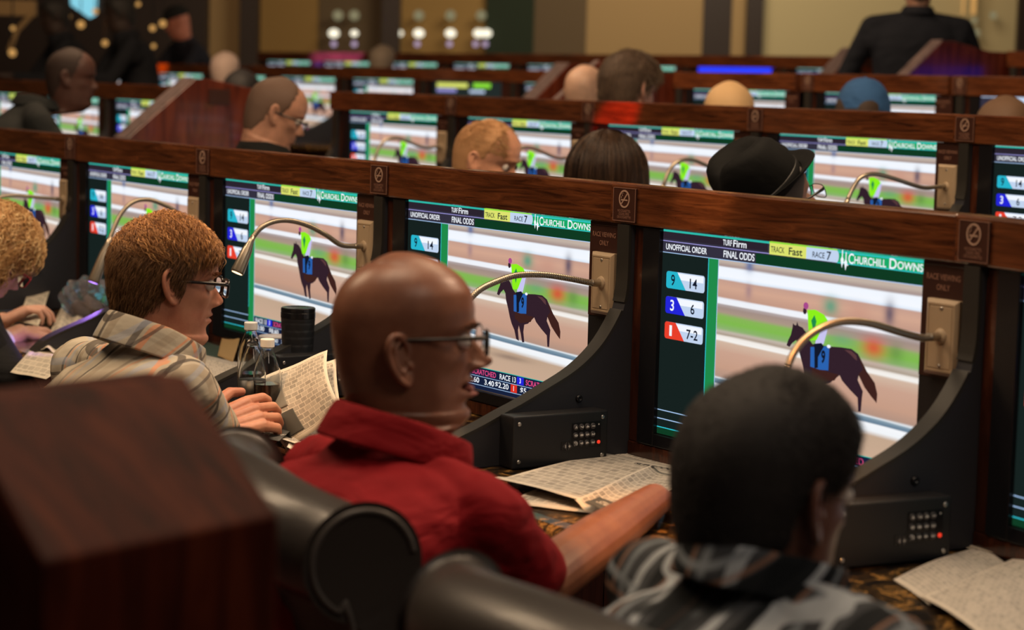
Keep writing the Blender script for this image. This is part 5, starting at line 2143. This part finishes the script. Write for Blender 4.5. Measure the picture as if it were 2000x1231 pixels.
for s_, S_, E_, W_ in ((1, rs, rel, rwr), (-1, ls, lel, lwr)):
    b.cap(B.nb + Vector((0, 0, -.05)), .05, S_, .04)
    b.chain([S_, E_, W_], [.045, .040, .029], 16)
    hand_mesh(b, W_, (-.2 * s_, .9, 0), (0, 0, 1), sd=-s_, curl=.4)
remesh(b.build('body', sk3, B.e, True), .0024, 2)
plaid3 = plaid_mat('grey black plaid', (.055, .060, .068),
                   [(.12, .06, (.42, .46, .50), .9), (.47, .14, (.006, .008, .010), .9), (.64, .03, (.30, .15, .09), .6), (.82, .05, (.22, .25, .28), .8)],
                   [(.15, .055, (.42, .46, .50), .9), (.50, .15, (.006, .008, .010), .9), (.70, .03, (.30, .15, .09), .6), (.88, .04, (.22, .25, .28), .8)], .105, .095)
b = MB()
torso(b, B.nb, hip, 1.10, 1.12, lsh=ls, rsh=rs, grow=.010)
for s_, S_, E_ in ((1, rs, rel), (-1, ls, lel)):
    b.cap(S_, .058, S_ + (E_ - S_) * .9, .058, 24)
sh = remesh(b.build('plaid_shirt', plaid3, B.e, True), .007, 6)
dm = sh.modifiers.new('folds', 'DISPLACE'); dm.texture = dtx; dm.strength = .016; dm.texture_coords = 'LOCAL'
collar('collar', B, B.nb + Vector((0, 0, .0)), plaid3, r=(.080, .094), stand=.034, fall=.046, parent=B.e, open_=.4, drop_front=.010, tilt_x=R(12), flare=.004)
b = MB(); legs(b, hip)
b.cap(hip + Vector((-.09, 0, 0)), .10, hip + Vector((.09, 0, 0)), .10)
remesh(b.build('trousers', M['trouser'], B.e, True), .014, 3)


def line3(t):
    d = abs(((math.degrees(t) - 90 + 180) % 360) - 180)
    return interp(d, [0, 40, 55, 62, 68, 96, 108, 125, 180], [.180, .178, .165, .140, .125, .125, .050, .020, -.005])


th3 = lambda t, z: interp(z - line3(t), [-.004, .006, .03, .08], [-.005, .003, .010, .016])
hm3 = hair_mat('black hair with grey', (.006, .005, .005), (.015, .012, .011), (.06, .052, .048), .6)
hs = hair_shell(H3, k3, mat('black hair base', (.009, .007, .007), .75), B.e, th3, 'hair', .0016, zlo=-.02)
strands(H3, k3, hm3, hs, 9000, lambda t, z: max(0, th3(t, z)) * .8, lambda t, z, r: r.uniform(.006, .014), lambda t, z, p, rr: Vector([rr.uniform(-1, 1) for _ in range(3)]), .8, .0005, 4, 8, 'short_hair', lambda t, z, r: z > line3(t) + r.uniform(-.004, .004), zlo=-.02, lift=1.1)
eyes(H3, B.e)
# ------------------------------------------------------------------ people farther away
def person(label, hc, hphi, hpitch, scale, bphi, skin, shirt, floor, hair=None, hairc=None, lean=.18, stand=False, hroll=0, k=None, group=None, vox=.006, sh=.19, w=1.0, arms='desk', nbo=(0, -.045, -.130), collar_c=None, ht=.010, shirtname='shirt'):
    """head centre hc (world); returns body, head matrix"""
    fw = Vector((math.cos(R(bphi)), math.sin(R(bphi)), 0))
    anchor = hc + fw * nbo[1] + Vector((0, 0, nbo[2] * scale))
    B = Body(label, anchor, bphi, floor, group)
    k = k or {}
    H = B.head_matrix(hc, hphi, hpitch, hroll, scale)
    hip = Vector((B.nb.x, B.nb.y - lean, .56 if not stand else .95))
    if stand:
        hip.y = B.nb.y - lean
    sm = skin_mat('skin', skin, tuple(c * .78 for c in skin), .5, sss=.1)
    b = MB()
    head_mesh(b, H, k, 70, 64, base=B.nb + Vector((0, -.005, -.05)), nr=.060)
    ear_mesh(b, H, 1); ear_mesh(b, H, -1)
    js = []
    for s_ in (-1, 1):
        S_ = B.nb + Vector((s_ * sh, 0, -.08))
        if arms == 'down':
            E_ = S_ + Vector((s_ * .06, .02, -.28)); W_ = E_ + Vector((s_ * .0, .10, -.23)); dr = (0, .3, -.95)
        elif arms == 'bent':
            E_ = S_ + Vector((s_ * .12, .06, -.26)); W_ = E_ + Vector((-s_ * .14, .20, -.02)); dr = (-s_ * .6, .7, 0)
        else:
            E_ = S_ + Vector((s_ * .06, .16, -.24)); W_ = E_ + Vector((-s_ * .10, .24, .03)); dr = (-s_ * .3, .9, 0)
        js.append((S_, E_, W_))
        b.cap(B.nb + Vector((0, 0, -.05)), .045, S_, .04)
        b.chain([S_, E_, W_], [.042, .038, .027], 14)
        hand_mesh(b, W_, dr, (0, 0, 1) if arms != 'down' else (s_, 0, 0), sd=-s_, curl=.4, s=.95)
    o = b.build('body', sm, B.e, True)
    remesh(o, vox, 1)
    cm = cloth_mat('cloth', shirt, fold=.3)
    b = MB()
    torso(b, B.nb, hip, w, 1.0, sh=sh, grow=.01)
    for (S_, E_, W_) in js:
        b.chain([S_, E_, E_ + (W_ - E_) * .7], [.062, .054, .044], 18)
    remesh(b.build(shirtname, cm, B.e, True), .011, 5)
    collar('collar', B, B.nb + Vector((0, 0, .006)), cloth_mat('collar cloth', collar_c or shirt), r=(.068, .076), stand=.03, fall=.04, parent=B.e)
    b = MB(); legs(b, hip, stand=stand)
    b.cap(hip + Vector((-.08, 0, 0)), .10, hip + Vector((.08, 0, 0)), .10, 16)
    remesh(b.build('trousers', M['trouser'], B.e, True), .016, 3)
    if hair:
        hl = hair
        th = lambda t, z: interp(z - hl(t), [-.004, .006, .03, .08], [-.004, ht * .3, ht, ht * 1.3])
        hair_shell(H, k, mat('hair', hairc, .7), B.e, th, 'hair', .0014, zlo=-.01)
    return B, H


def hline(front, temple, side, nape):
    def f(t):
        d = abs(((math.degrees(t) - 90 + 180) % 360) - 180)
        return interp(d, [0, 40, 62, 74, 96, 106, 130, 180], [front, front, temple, side, side, .07, .03, nape])
    return f


def balding(t):
    d = abs(((math.degrees(t) - 90 + 180) % 360) - 180)
    return interp(d, [0, 60, 74, 96, 106, 130, 180], [.30, .30, .105, .10, .07, .03, .02])


# ---- blonde woman at the left edge
B, H = person('blonde curly-haired woman in red glasses bending over her slips at the left edge', at(-14, 498, 5.62), 32, -38, 1.0, 38, (.62, .36, .25), (.012, .012, .013), 0,
              lean=.36, nbo=(0, -.12, -.13), vox=.004, arms='none', shirtname='black_cardigan', collar_c=(.55, .55, .58))
hb = hair_mat('blonde hair', (.34, .17, .06), (.58, .34, .14), (.82, .62, .34))
lw = lambda t: interp(abs(((math.degrees(t) - 90 + 180) % 360) - 180), [0, 40, 62, 75, 110, 180], [.165, .165, .12, .05, .02, -.01])
thw = lambda t, z: interp(z - lw(t), [-.004, .006, .03, .08], [-.005, .016, .028, .034])
hs = hair_shell(H, {}, mat('blonde base', (.42, .23, .09), .6), B.e, thw, 'hair', .004, zlo=-.02, nscale=70)


def flow_w(t, z, p, rr):
    return Vector((p.x * 3, .3, -.9)) + Vector([rr.uniform(-.7, .7) for _ in range(3)])


strands(H, {}, hb, hs, 3000, lambda t, z: max(0, thw(t, z)) * .8, lambda t, z, r: r.uniform(.05, .10), flow_w, 1.0, .0019, 12, 12, 'curls', lambda t, z, r: z > lw(t), zlo=-.02, lift=.7)
glasses(H, B.e, M['frame_red'], M['lens'], w=.026, h=.018, y=.108, z=.112, thick=.0018)
# her hands over the slips, lit violet by the lamp
b = MB()
W_ = B.L(at(38, 652, 5.72)); E_ = B.L(at(-60, 700, 5.6))
b.chain([E_, W_], [.036, .027], 14)
hand_mesh(b, W_, B.L(at(95, 640, 5.84)) - W_, (.1, -.2, 1), sd=1, curl=.75, s=1.0, thumb=.4)
W2 = B.L(at(5, 628, 5.95)); E2 = B.L(at(-70, 650, 5.95))
b.chain([E2, W2], [.034, .026], 14)
hand_mesh(b, W2, B.L(at(60, 600, 5.98)) - W2, (-.1, -.2, 1), sd=-1, curl=.55, s=.95)
remesh(b.build('forearms', skin_mat('fair hand skin', (.62, .36, .27), (.55, .30, .22), .5, sss=.15), B.e, True), .003, 2)
b = MB()
b.cap(E_, .047, E_ + (W_ - E_) * .62, .040, 16)
b.build('white_cuff', cloth_mat('pale cloth', (.55, .55, .6)), B.e, True)
b = MB()
b.cap(B.L(at(-40, 660, 5.5)), .07, B.L(at(22, 735, 5.35)), .050, 18); b.cap(B.L(at(22, 735, 5.35)), .05, B.L(at(38, 762, 5.4)), .036, 16)
b.cap(B.L(at(-60, 610, 5.55)), .075, B.L(at(-40, 660, 5.5)), .07, 18)
remesh(b.build('sleeve', cloth_mat('black sleeve', (.012, .012, .013)), B.e, True), .006, 4)
b = MB()
W_ = B.L(at(46, 762, 5.42))
hand_mesh(b, W_, B.L(at(85, 768, 5.5)) - W_, (0, -.3, 1), sd=1, curl=.4, s=.95)
remesh(b.build('hand', skin_mat('warm hand skin', (.60, .33, .22), (.52, .27, .18), .5, sss=.15), B.e, True), .003, 2)

# ---- second row
f_ = .14
B, H = person('man in a black brimmed hat and glasses in the second row', at(1517, 398, 5.2), 28, 22, 1.0, 35, (.50, .27, .20), (.03, .03, .04), f_, hair=hline(.18, .14, .10, .0), hairc=(.16, .14, .13), vox=.004, lean=.1)
glasses(H, B.e, M['frame_black'], M['lens'], w=.027, h=.018, y=.110, z=.113, thick=.0012, temple_r=.0028)
# hat
felt = cloth_mat('black felt', (.004, .004, .004), .75, .02, .1, 1500)
HM = H @ Matrix.Translation((0, -.022, .160)) @ Matrix.Rotation(R(20), 4, 'X')
V, Fc = [], []
nt = 72
prof = [(1.00, 0), (1.02, .025), (1.00, .06), (.95, .095), (.86, .122), (.72, .138), (.55, .142), (.38, .138), (.2, .132), (.02, .130)]
for (s_, z) in prof:
    for i in range(nt):
        a = 2 * PI * i / nt
        x, y = .090 * s_ * math.cos(a), .108 * s_ * math.sin(a)
        zz = z + (.018 * math.sin(a) * s_ if z > .06 else 0) * -1
        if z > .07:
            zz -= .030 * math.exp(-(x / .022) ** 2) * (1 if z > .09 else .4)              # centre dent
            x *= 1 - .22 * math.exp(-((y - .085) / .035) ** 2)                             # front pinch
        V.append(HM @ Vector((x, y, zz)))
for j in range(len(prof) - 1):
    for i in range(nt):
        Fc.append((j * nt + i, j * nt + (i + 1) % nt, (j + 1) * nt + (i + 1) % nt, (j + 1) * nt + i))
Fc.append(tuple((len(prof) - 1) * nt + i for i in range(nt)))

ho = mesh('hat_crown', V, Fc, felt, B.e, smooth=True)
V, Fc = [], []
for q, (o_, dz) in enumerate([(-.004, .002), (.006, .001), (.022, .003), (.038, .007), (.044, .010), (.044, .0125), (.036, .010), (.006, .005)]):
    for i in range(nt):
        a = 2 * PI * i / nt
        sd_ = abs(math.cos(a)) ** 2
        bk = max(0, -math.sin(a))
        fr__ = max(0, math.sin(a))
        V.append(HM @ Vector(((.090 + o_) * math.cos(a), (.108 + o_ * 1.1) * math.sin(a), dz + o_ * (.55 * sd_ + .5 * bk - .25 * fr__))))
for j in range(7):
    for i in range(nt):
        Fc.append((j * nt + i, j * nt + (i + 1) % nt, (j + 1) * nt + (i + 1) % nt, (j + 1) * nt + i))
mesh('hat_brim', V, Fc, felt, ho, smooth=True)
MB().lathe([(1.015, .002), (1.03, .004), (1.03, .026), (1.012, .028)], n=72, M=HM @ Matrix.Diagonal((.091, .109, 1, 1))).build('hat_band', mat('black ribbon', (.012, .012, .012), .4), ho, True)

B, H = person('woman with long straight dark brown hair seen from behind in the second row', at(1187, 345, 6.0), 75, 0, 1.0, 60, (.5, .3, .22), (.02, .02, .02), f_, vox=.006)
# long hair dome
V, Fc = [], []
nt, nzz = 72, 40
for j in range(nzz + 1):
    u = j / nzz
    for i in range(nt):
        a = 2 * PI * i / nt
        if u < .5:
            ph = u / .5 * PI / 2
            r_, z = math.sin(ph), math.cos(ph)
            zc = .125 + .128 * z
        else:
            r_ = 1 + .10 * math.sin((u - .5) * 2 * PI / 2)
            zc = .125 - (u - .5) * 2 * .27
        gr = 1 + .018 * math.sin(a * 23 + u * 3) + .01 * math.sin(a * 51)
        part_ = -.006 * math.exp(-(math.cos(a) * r_ / .12) ** 2) * (u < .45)
        y = (.118 * math.sin(a) * r_ * gr) - .018
        if math.sin(a) > .55 and u > .35:
            y = min(y, .050)
        V.append(H @ Vector((.116 * math.cos(a) * r_ * gr, y, zc + part_)))
for j in range(nzz):
    for i in range(nt):
        Fc.append((j * nt + i, j * nt + (i + 1) % nt, (j + 1) * nt + (i + 1) % nt, (j + 1) * nt + i))
hh = mesh('long_hair', V, Fc, mat('dark brown hair', (.016, .009, .006), .35), B.e, smooth=True)
rr = random.Random(9)
V, Fc = [], []
for q in range(2600):
    a = rr.uniform(0, 2 * PI)
    if math.sin(a) > .5:
        continue
    b0 = len(V)
    off = rr.uniform(1.0, 1.05)
    u0, u1 = rr.uniform(0.02, .5), rr.uniform(.6, 1)
    for s_ in range(9):
        u = u0 + (u1 - u0) * s_ / 8
        aa = a + rr.uniform(-.006, .006)
        if u < .5:
            ph = u / .5 * PI / 2; r_, zc = math.sin(ph), .125 + .128 * math.cos(ph)
        else:
            r_, zc = 1 + .10 * math.sin((u - .5) * 2 * PI / 2), .125 - (u - .5) * 2 * .27
        c = Vector((.116 * math.cos(aa) * r_ * off, .118 * math.sin(aa) * r_ * off - .018, zc + .002))
        w = .0008
        V += [H @ (c + Vector((w, 0, 0))), H @ (c + Vector((-w, w, 0))), H @ (c + Vector((0, -w, w)))]
    for s_ in range(8):
        for m_ in range(3):
            Fc.append((b0 + s_ * 3 + m_, b0 + s_ * 3 + (m_ + 1) % 3, b0 + s_ * 3 + 3 + (m_ + 1) % 3, b0 + s_ * 3 + 3 + m_))
mesh('hair_strands', V, Fc, hair_mat('dark strands', (.012, .007, .005), (.035, .018, .011), (.10, .055, .03), .35), hh, smooth=True)

B, H = person('balding blond man with a pink face looking down in the second row', at(953, 312, 6.7), -22, -14, 1.07, 20, (.66, .32, .20), (.05, .06, .10), f_, hair=hline(.212, .185, .12, .02), ht=.003, hairc=(.46, .24, .11), vox=.0045)
brows(H, mat('blond brow', (.35, .2, .1), .6), B.e, {}, 50)
eyes(H, B.e)
strands(H, {}, hair_mat('thin blond hair', (.35, .18, .07), (.52, .30, .13), (.66, .44, .22)), B.e, 2200, .001, lambda t, z, r: r.uniform(.015, .03), lambda t, z, p, rr: Vector((.1, .8, .1)) + Vector([rr.uniform(-.3, .3) for _ in range(3)]), .2, .0007, 4, 4, 'thin_hair', lambda t, z, r: z > .15 and math.sin(t) < .75, zlo=.12, lift=.2)

B, H = person('man with short dark hair, glasses and black t-shirt looking down in the second row', at(541, 220, 7.2), 8, -22, 1.02, 28, (.50, .255, .17), (.010, .010, .010), f_, hair=hline(.222, .19, .115, .02), ht=.003, hairc=(.12, .07, .048), vox=.0045, k=dict(jowl=.012))
glasses(H, B.e, M['frame_black'], M['lens'], w=.026, h=.015, y=.108, z=.113, thick=.0020, temple_r=.0026)
eyes(H, B.e)

B, H = person('dark-skinned man in a dark grey jacket leaning forward at the upper left', at(141, 150, 8.6), 0, -4, 1.0, 15, (.085, .036, .026), (.020, .022, .022), f_, hair=hline(.212, .18, .11, .02), ht=.002, hairc=(.030, .016, .012), lean=.55, nbo=(0, -.14, -.11), w=1.35, sh=.25, shirtname='jacket')
B, H = person('black-haired person behind the man in glasses', at(472, 186, 10.9), 80, 0, 1.05, 60, (.3, .17, .12), (.02, .02, .02), .27, hair=hline(.19, .12, .06, -.01), hairc=(.008, .007, .008))

# ---- third row
f_ = .27
B, H = person('man with thick brown hair seen from behind in the third row', at(1232, 172, 8.0), 38, -10, 1.12, 45, (.62, .33, .25), (.03, .03, .035), f_, hair=hline(.17, .14, .105, -.01), hairc=(.075, .045, .028))
strands(H, {}, hair_mat('brown strands', (.05, .03, .02), (.11, .07, .045), (.20, .14, .09)), B.e, 2500, .010, lambda t, z, r: r.uniform(.02, .035), lambda t, z, p, rr: Vector((0, -.2, -1)) + Vector([rr.uniform(-.5, .5) for _ in range(3)]), .3, .0011, 4, 4, 'strands', lambda t, z, r: z > hline(.17, .14, .105, -.01)(t), zlo=.0, lift=.4)
person('bald pale-headed person left of the thick brown hair', at(1143, 180, 9.0), 60, 0, 1.0, 50, (.52, .33, .24), (.05, .05, .06), f_)
B, H = person('person with light blond hair whose hair top shows over the second rail', at(1424, 228, 7.7), 70, -10, 1.0, 60, (.6, .4, .3), (.05, .05, .06), f_, hair=hline(.17, .12, .06, -.01), hairc=(.62, .40, .20))
B, H = person('person with wavy brown hair at the right edge of the third row', at(1962, 268, 6.7), 60, -10, 1.02, 60, (.6, .4, .3), (.05, .05, .06), f_, hair=hline(.17, .12, .06, -.01), hairc=(.12, .065, .035))
B, H = person('person in a blue baseball cap in the third row', at(1686, 232, 7.3), 60, -5, 1.0, 60, (.45, .27, .2), (.05, .05, .08), f_, hair=hline(.16, .12, .08, -.01), hairc=(.05, .03, .02))
V, Fc = [], []
nt = 48
for j in range(13):
    ph = PI / 2 * j / 12
    for i in range(nt):
        a = 2 * PI * i / nt
        V.append(H @ Vector((.092 * math.cos(a) * math.cos(ph) ** .8, .112 * math.sin(a) * math.cos(ph) ** .8 - .008, .145 + .115 * math.sin(ph))))
for j in range(12):
    for i in range(nt):
        Fc.append((j * nt + i, j * nt + (i + 1) % nt, (j + 1) * nt + (i + 1) % nt, (j + 1) * nt + i))
capm = cloth_mat('blue denim', (.035, .10, .24), .8)
cp_ = mesh('baseball_cap', V, Fc, capm, B.e, smooth=True)
V, Fc = [], []
for j, y in enumerate((.085, .12, .15, .175)):
    for i in range(13):
        x = -.075 + .15 * i / 12
        V.append(H @ Vector((x * (1 - .12 * j), y - abs(x) * 5 * x * x * 8, .148 - j * .006 - x * x * 2.5)))
for j in range(3):
    for i in range(12):
        Fc.append((j * 13 + i, j * 13 + i + 1, j * 13 + 14 + i, j * 13 + 13 + i))
vo = mesh('visor', V, Fc, capm, cp_, smooth=True)
md = vo.modifiers.new('thickness', 'SOLIDIFY'); md.thickness = .003
MB().ell(H @ Vector((0, -.008, .2605)), (.006, .006, .004)).build('button', capm, cp_, True)

# ---- standing and distant people
B, H = person('person in a dark navy shirt standing in the aisle, seen from behind', at(1795, -38, 11.2), 85, 0, 1.0, 85, (.3, .17, .12), (.010, .012, .018), .40, hair=hline(.17, .12, .08, .0), hairc=(.02, .015, .012), stand=True, lean=-.05, arms='bent', w=1.25, sh=.235, nbo=(0, 0, -.17), shirtname='navy_shirt')
B, H = person('person in a dark cap and navy jacket standing at the upper left, face lowered', at(345, 42, 18.0), 190, -20, 1.06, 215, (.42, .16, .11), (.012, .013, .020), .42, stand=True, lean=.12, w=1.2, sh=.22, nbo=(0, -.08, -.15), shirtname='navy_jacket')
V, Fc = [], []
for j in range(9):
    ph = PI / 2 * j / 8
    for i in range(24):
        a = 2 * PI * i / 24
        V.append(H @ Vector((.092 * math.cos(a) * math.cos(ph), .115 * math.sin(a) * math.cos(ph) - .006, .150 + .10 * math.sin(ph))))
for j in range(8):
    for i in range(24):
        Fc.append((j * 24 + i, j * 24 + (i + 1) % 24, (j + 1) * 24 + (i + 1) % 24, (j + 1) * 24 + i))
mesh('dark_cap', V, Fc, cloth_mat('black cap cloth', (.01, .01, .01)), B.e, smooth=True)
for (x_, y_, lb, dd) in ((105, 30, 'person in black clothes in the dark crowd at the upper left, left of two', 15.2), (232, 25, 'person in black clothes in the dark crowd at the upper left, right of two', 14.8)):
    person(lb, at(x_, y_, dd), 200, -10, 1.0, 200, (.03, .018, .014), (.008, .009, .012), .42, hair=hline(.17, .12, .08, .0), hairc=(.008, .007, .006), stand=True, w=1.35, sh=.25, lean=.1, group='people in black at the upper left', nbo=(0, -.05, -.15), vox=.01)
for (x_, y_, dd, c_, lb) in ((441, 138, 14.5, (.55, .42, .36), 'person with a pale head top behind the third rail at the upper left'), (748, 122, 15.5, (.20, .16, .12), 'person with grey hair top behind the third rail near the upper middle')):
    person(lb, at(x_, y_, dd), 60, 0, 1.0, 60, c_, (.03, .03, .04), .38, vox=.01, hair=hline(.17, .12, .08, .0), hairc=c_)

# ------------------------------------------------------------------ armchairs in the foreground
leather = mat('dark brown grey leather', (.034, .028, .025), .38, coat=.1)
bump_noise(leather, 180, .25, .002)
piping = mat('grey piping', (.075, .065, .058), .4)


def armchair(label, base, phi, w=.66, top=1.06, scroll=.085, seat=.47):
    """club chair with a rolled back; local +y faces forward, back at y<0"""
    e = empty('armchair', base, R(phi) - PI / 2)
    tag(e, label, 'armchair', 'dark leather armchairs')
    hw = w / 2
    # rolled back: profile in (y,z): roll leans back over the rear
    prof = []
    cy, cz = -.30 - scroll * .55, top - scroll
    for i in range(27):
        a = R(-35 + 290 * i / 26)
        prof.append((cy + scroll * math.cos(a), cz + scroll * math.sin(a)))
    back = [(cy + scroll * .15, cz - scroll * 1.15), (cy + scroll * .45, .62), (cy + scroll * .4, .12), (-.215, .12), (-.205, .62)]
    poly = prof + back
    nxs = 15
    V, Fc = [], []
    n = len(poly)
    for q in range(nxs):
        u = -1 + 2 * q / (nxs - 1)
        wing = abs(u) ** 3
        for (y, z) in poly:
            V.append((u * hw, y + .07 * wing, z - .025 * u * u * (z > .7)))
    for q in range(nxs - 1):
        for i in range(n):
            Fc.append((q * n + i, q * n + (i + 1) % n, (q + 1) * n + (i + 1) % n, (q + 1) * n + i))
    Fc += [tuple(range(n)), tuple((nxs - 1) * n + i for i in range(n))[::-1]]
    o = mesh('backrest', V, Fc, leather, e, smooth=True)
    md = o.modifiers.new('bevel', 'BEVEL'); md.width = .012; md.segments = 3; md.limit_method = 'ANGLE'; md.angle_limit = R(50)
    for s_ in (-1, 1):
        pts = [(s_ * (hw + .001), y + .07, z - .025 * (z > .7)) for y, z in prof[4:]] + [(s_ * (hw + .001), back[1][0] + .07, back[1][1]), (s_ * (hw + .001), back[2][0] + .07, .2)]
        MB().tube(catmull(pts, 3), .0045, 8).build('piping', piping, o, smooth=True)
        b = MB()
        b.prism([(-.22, .12), (.30, .12), (.31, .62), (.22, .66), (-.22, .68)], 0, s_ * hw - s_ * .11, s_ * hw)
        b.tube([(s_ * (hw - .055), -.21, .665), (s_ * (hw - .055), .28, .645)], .062, 20)
        remesh(b.build('armrest', leather, e, smooth=True), .01, 3)
    MB().box(-hw + .115, hw - .115, -.19, .30, .30, seat).build('seat_cushion', leather, e, bevel=.03, seg=4)
    MB().box(-hw + .115, hw - .115, -.19, .28, .13, .298).build('seat_frame', leather, e, bevel=.01)
    for sx in (-1, 1):
        for sy in (-.24, .24):
            MB().cap((sx * (hw - .06), sy, .13), .025, (sx * (hw - .06), sy, .012), .012).build('leg', M['black'], e)
    return e


armchair('dark leather armchair with rolled back behind the man in the red polo', (-.291 + .92 * .26, 2.90 + .39 * .26, 0), 23, .60, 1.015, scroll=.068)
armchair('dark leather armchair with rolled back behind the dark-haired man at the bottom', (.10 + .82 * .27, 2.2 + .57 * .27, 0), 35, .56, 1.0, scroll=.068)

# ------------------------------------------------------------------ foreground cabinet hood
c0 = at(545, 1008, 1.80)
u_ = Vector((.63, .777, 0)); w_v = Vector((-.777, .63, 0))
e = empty('end_cabinet', (c0.x, c0.y, 0), math.atan2(u_.y, u_.x))
tag(e, 'blurred red-brown wooden end cabinet with sloping top in the lower left foreground', 'end cabinet', None)
# local x along u (right end at 0, body to negative x), local y along w (away from the camera)
cz = c0.z
r_ = ray(365, 735)
tt = (1.255 - CAM_Z) / r_.z
q_ = r_ * tt
rel = Vector((q_.x - c0.x, q_.y - c0.y, 0))
tx, ty = rel.dot(u_), rel.dot(w_v)
LW = .255
V = []
for xo in (0, -LW):
    V += [(xo, 0, 0), (xo, 0, cz), (xo + tx, ty, 1.255), (xo + tx, ty + .05, 1.255), (xo, ty + .32, cz), (xo, ty + .32, 0)]
Fc = [(0, 1, 7, 6), (1, 2, 8, 7), (2, 3, 9, 8), (3, 4, 10, 9), (4, 5, 11, 10), (5, 4, 3, 2, 1, 0), (6, 7, 8, 9, 10, 11), (0, 6, 11, 5)]
o = mesh('cabinet_body', V, Fc, M['near_wood'], e)
md = o.modifiers.new('bevel', 'BEVEL'); md.width = .004; md.segments = 2; md.limit_method = 'ANGLE'
bm = bmesh.new(); bm.from_mesh(o.data); bmesh.ops.recalc_face_normals(bm, faces=bm.faces); bm.to_mesh(o.data); bm.free()
o = MB().box(-LW - .08, -LW - .002, .0, .30, .002, cz - .12).build('side_panel', mat('grey violet laminate', (.10, .09, .12), .5), e, bevel=.004)
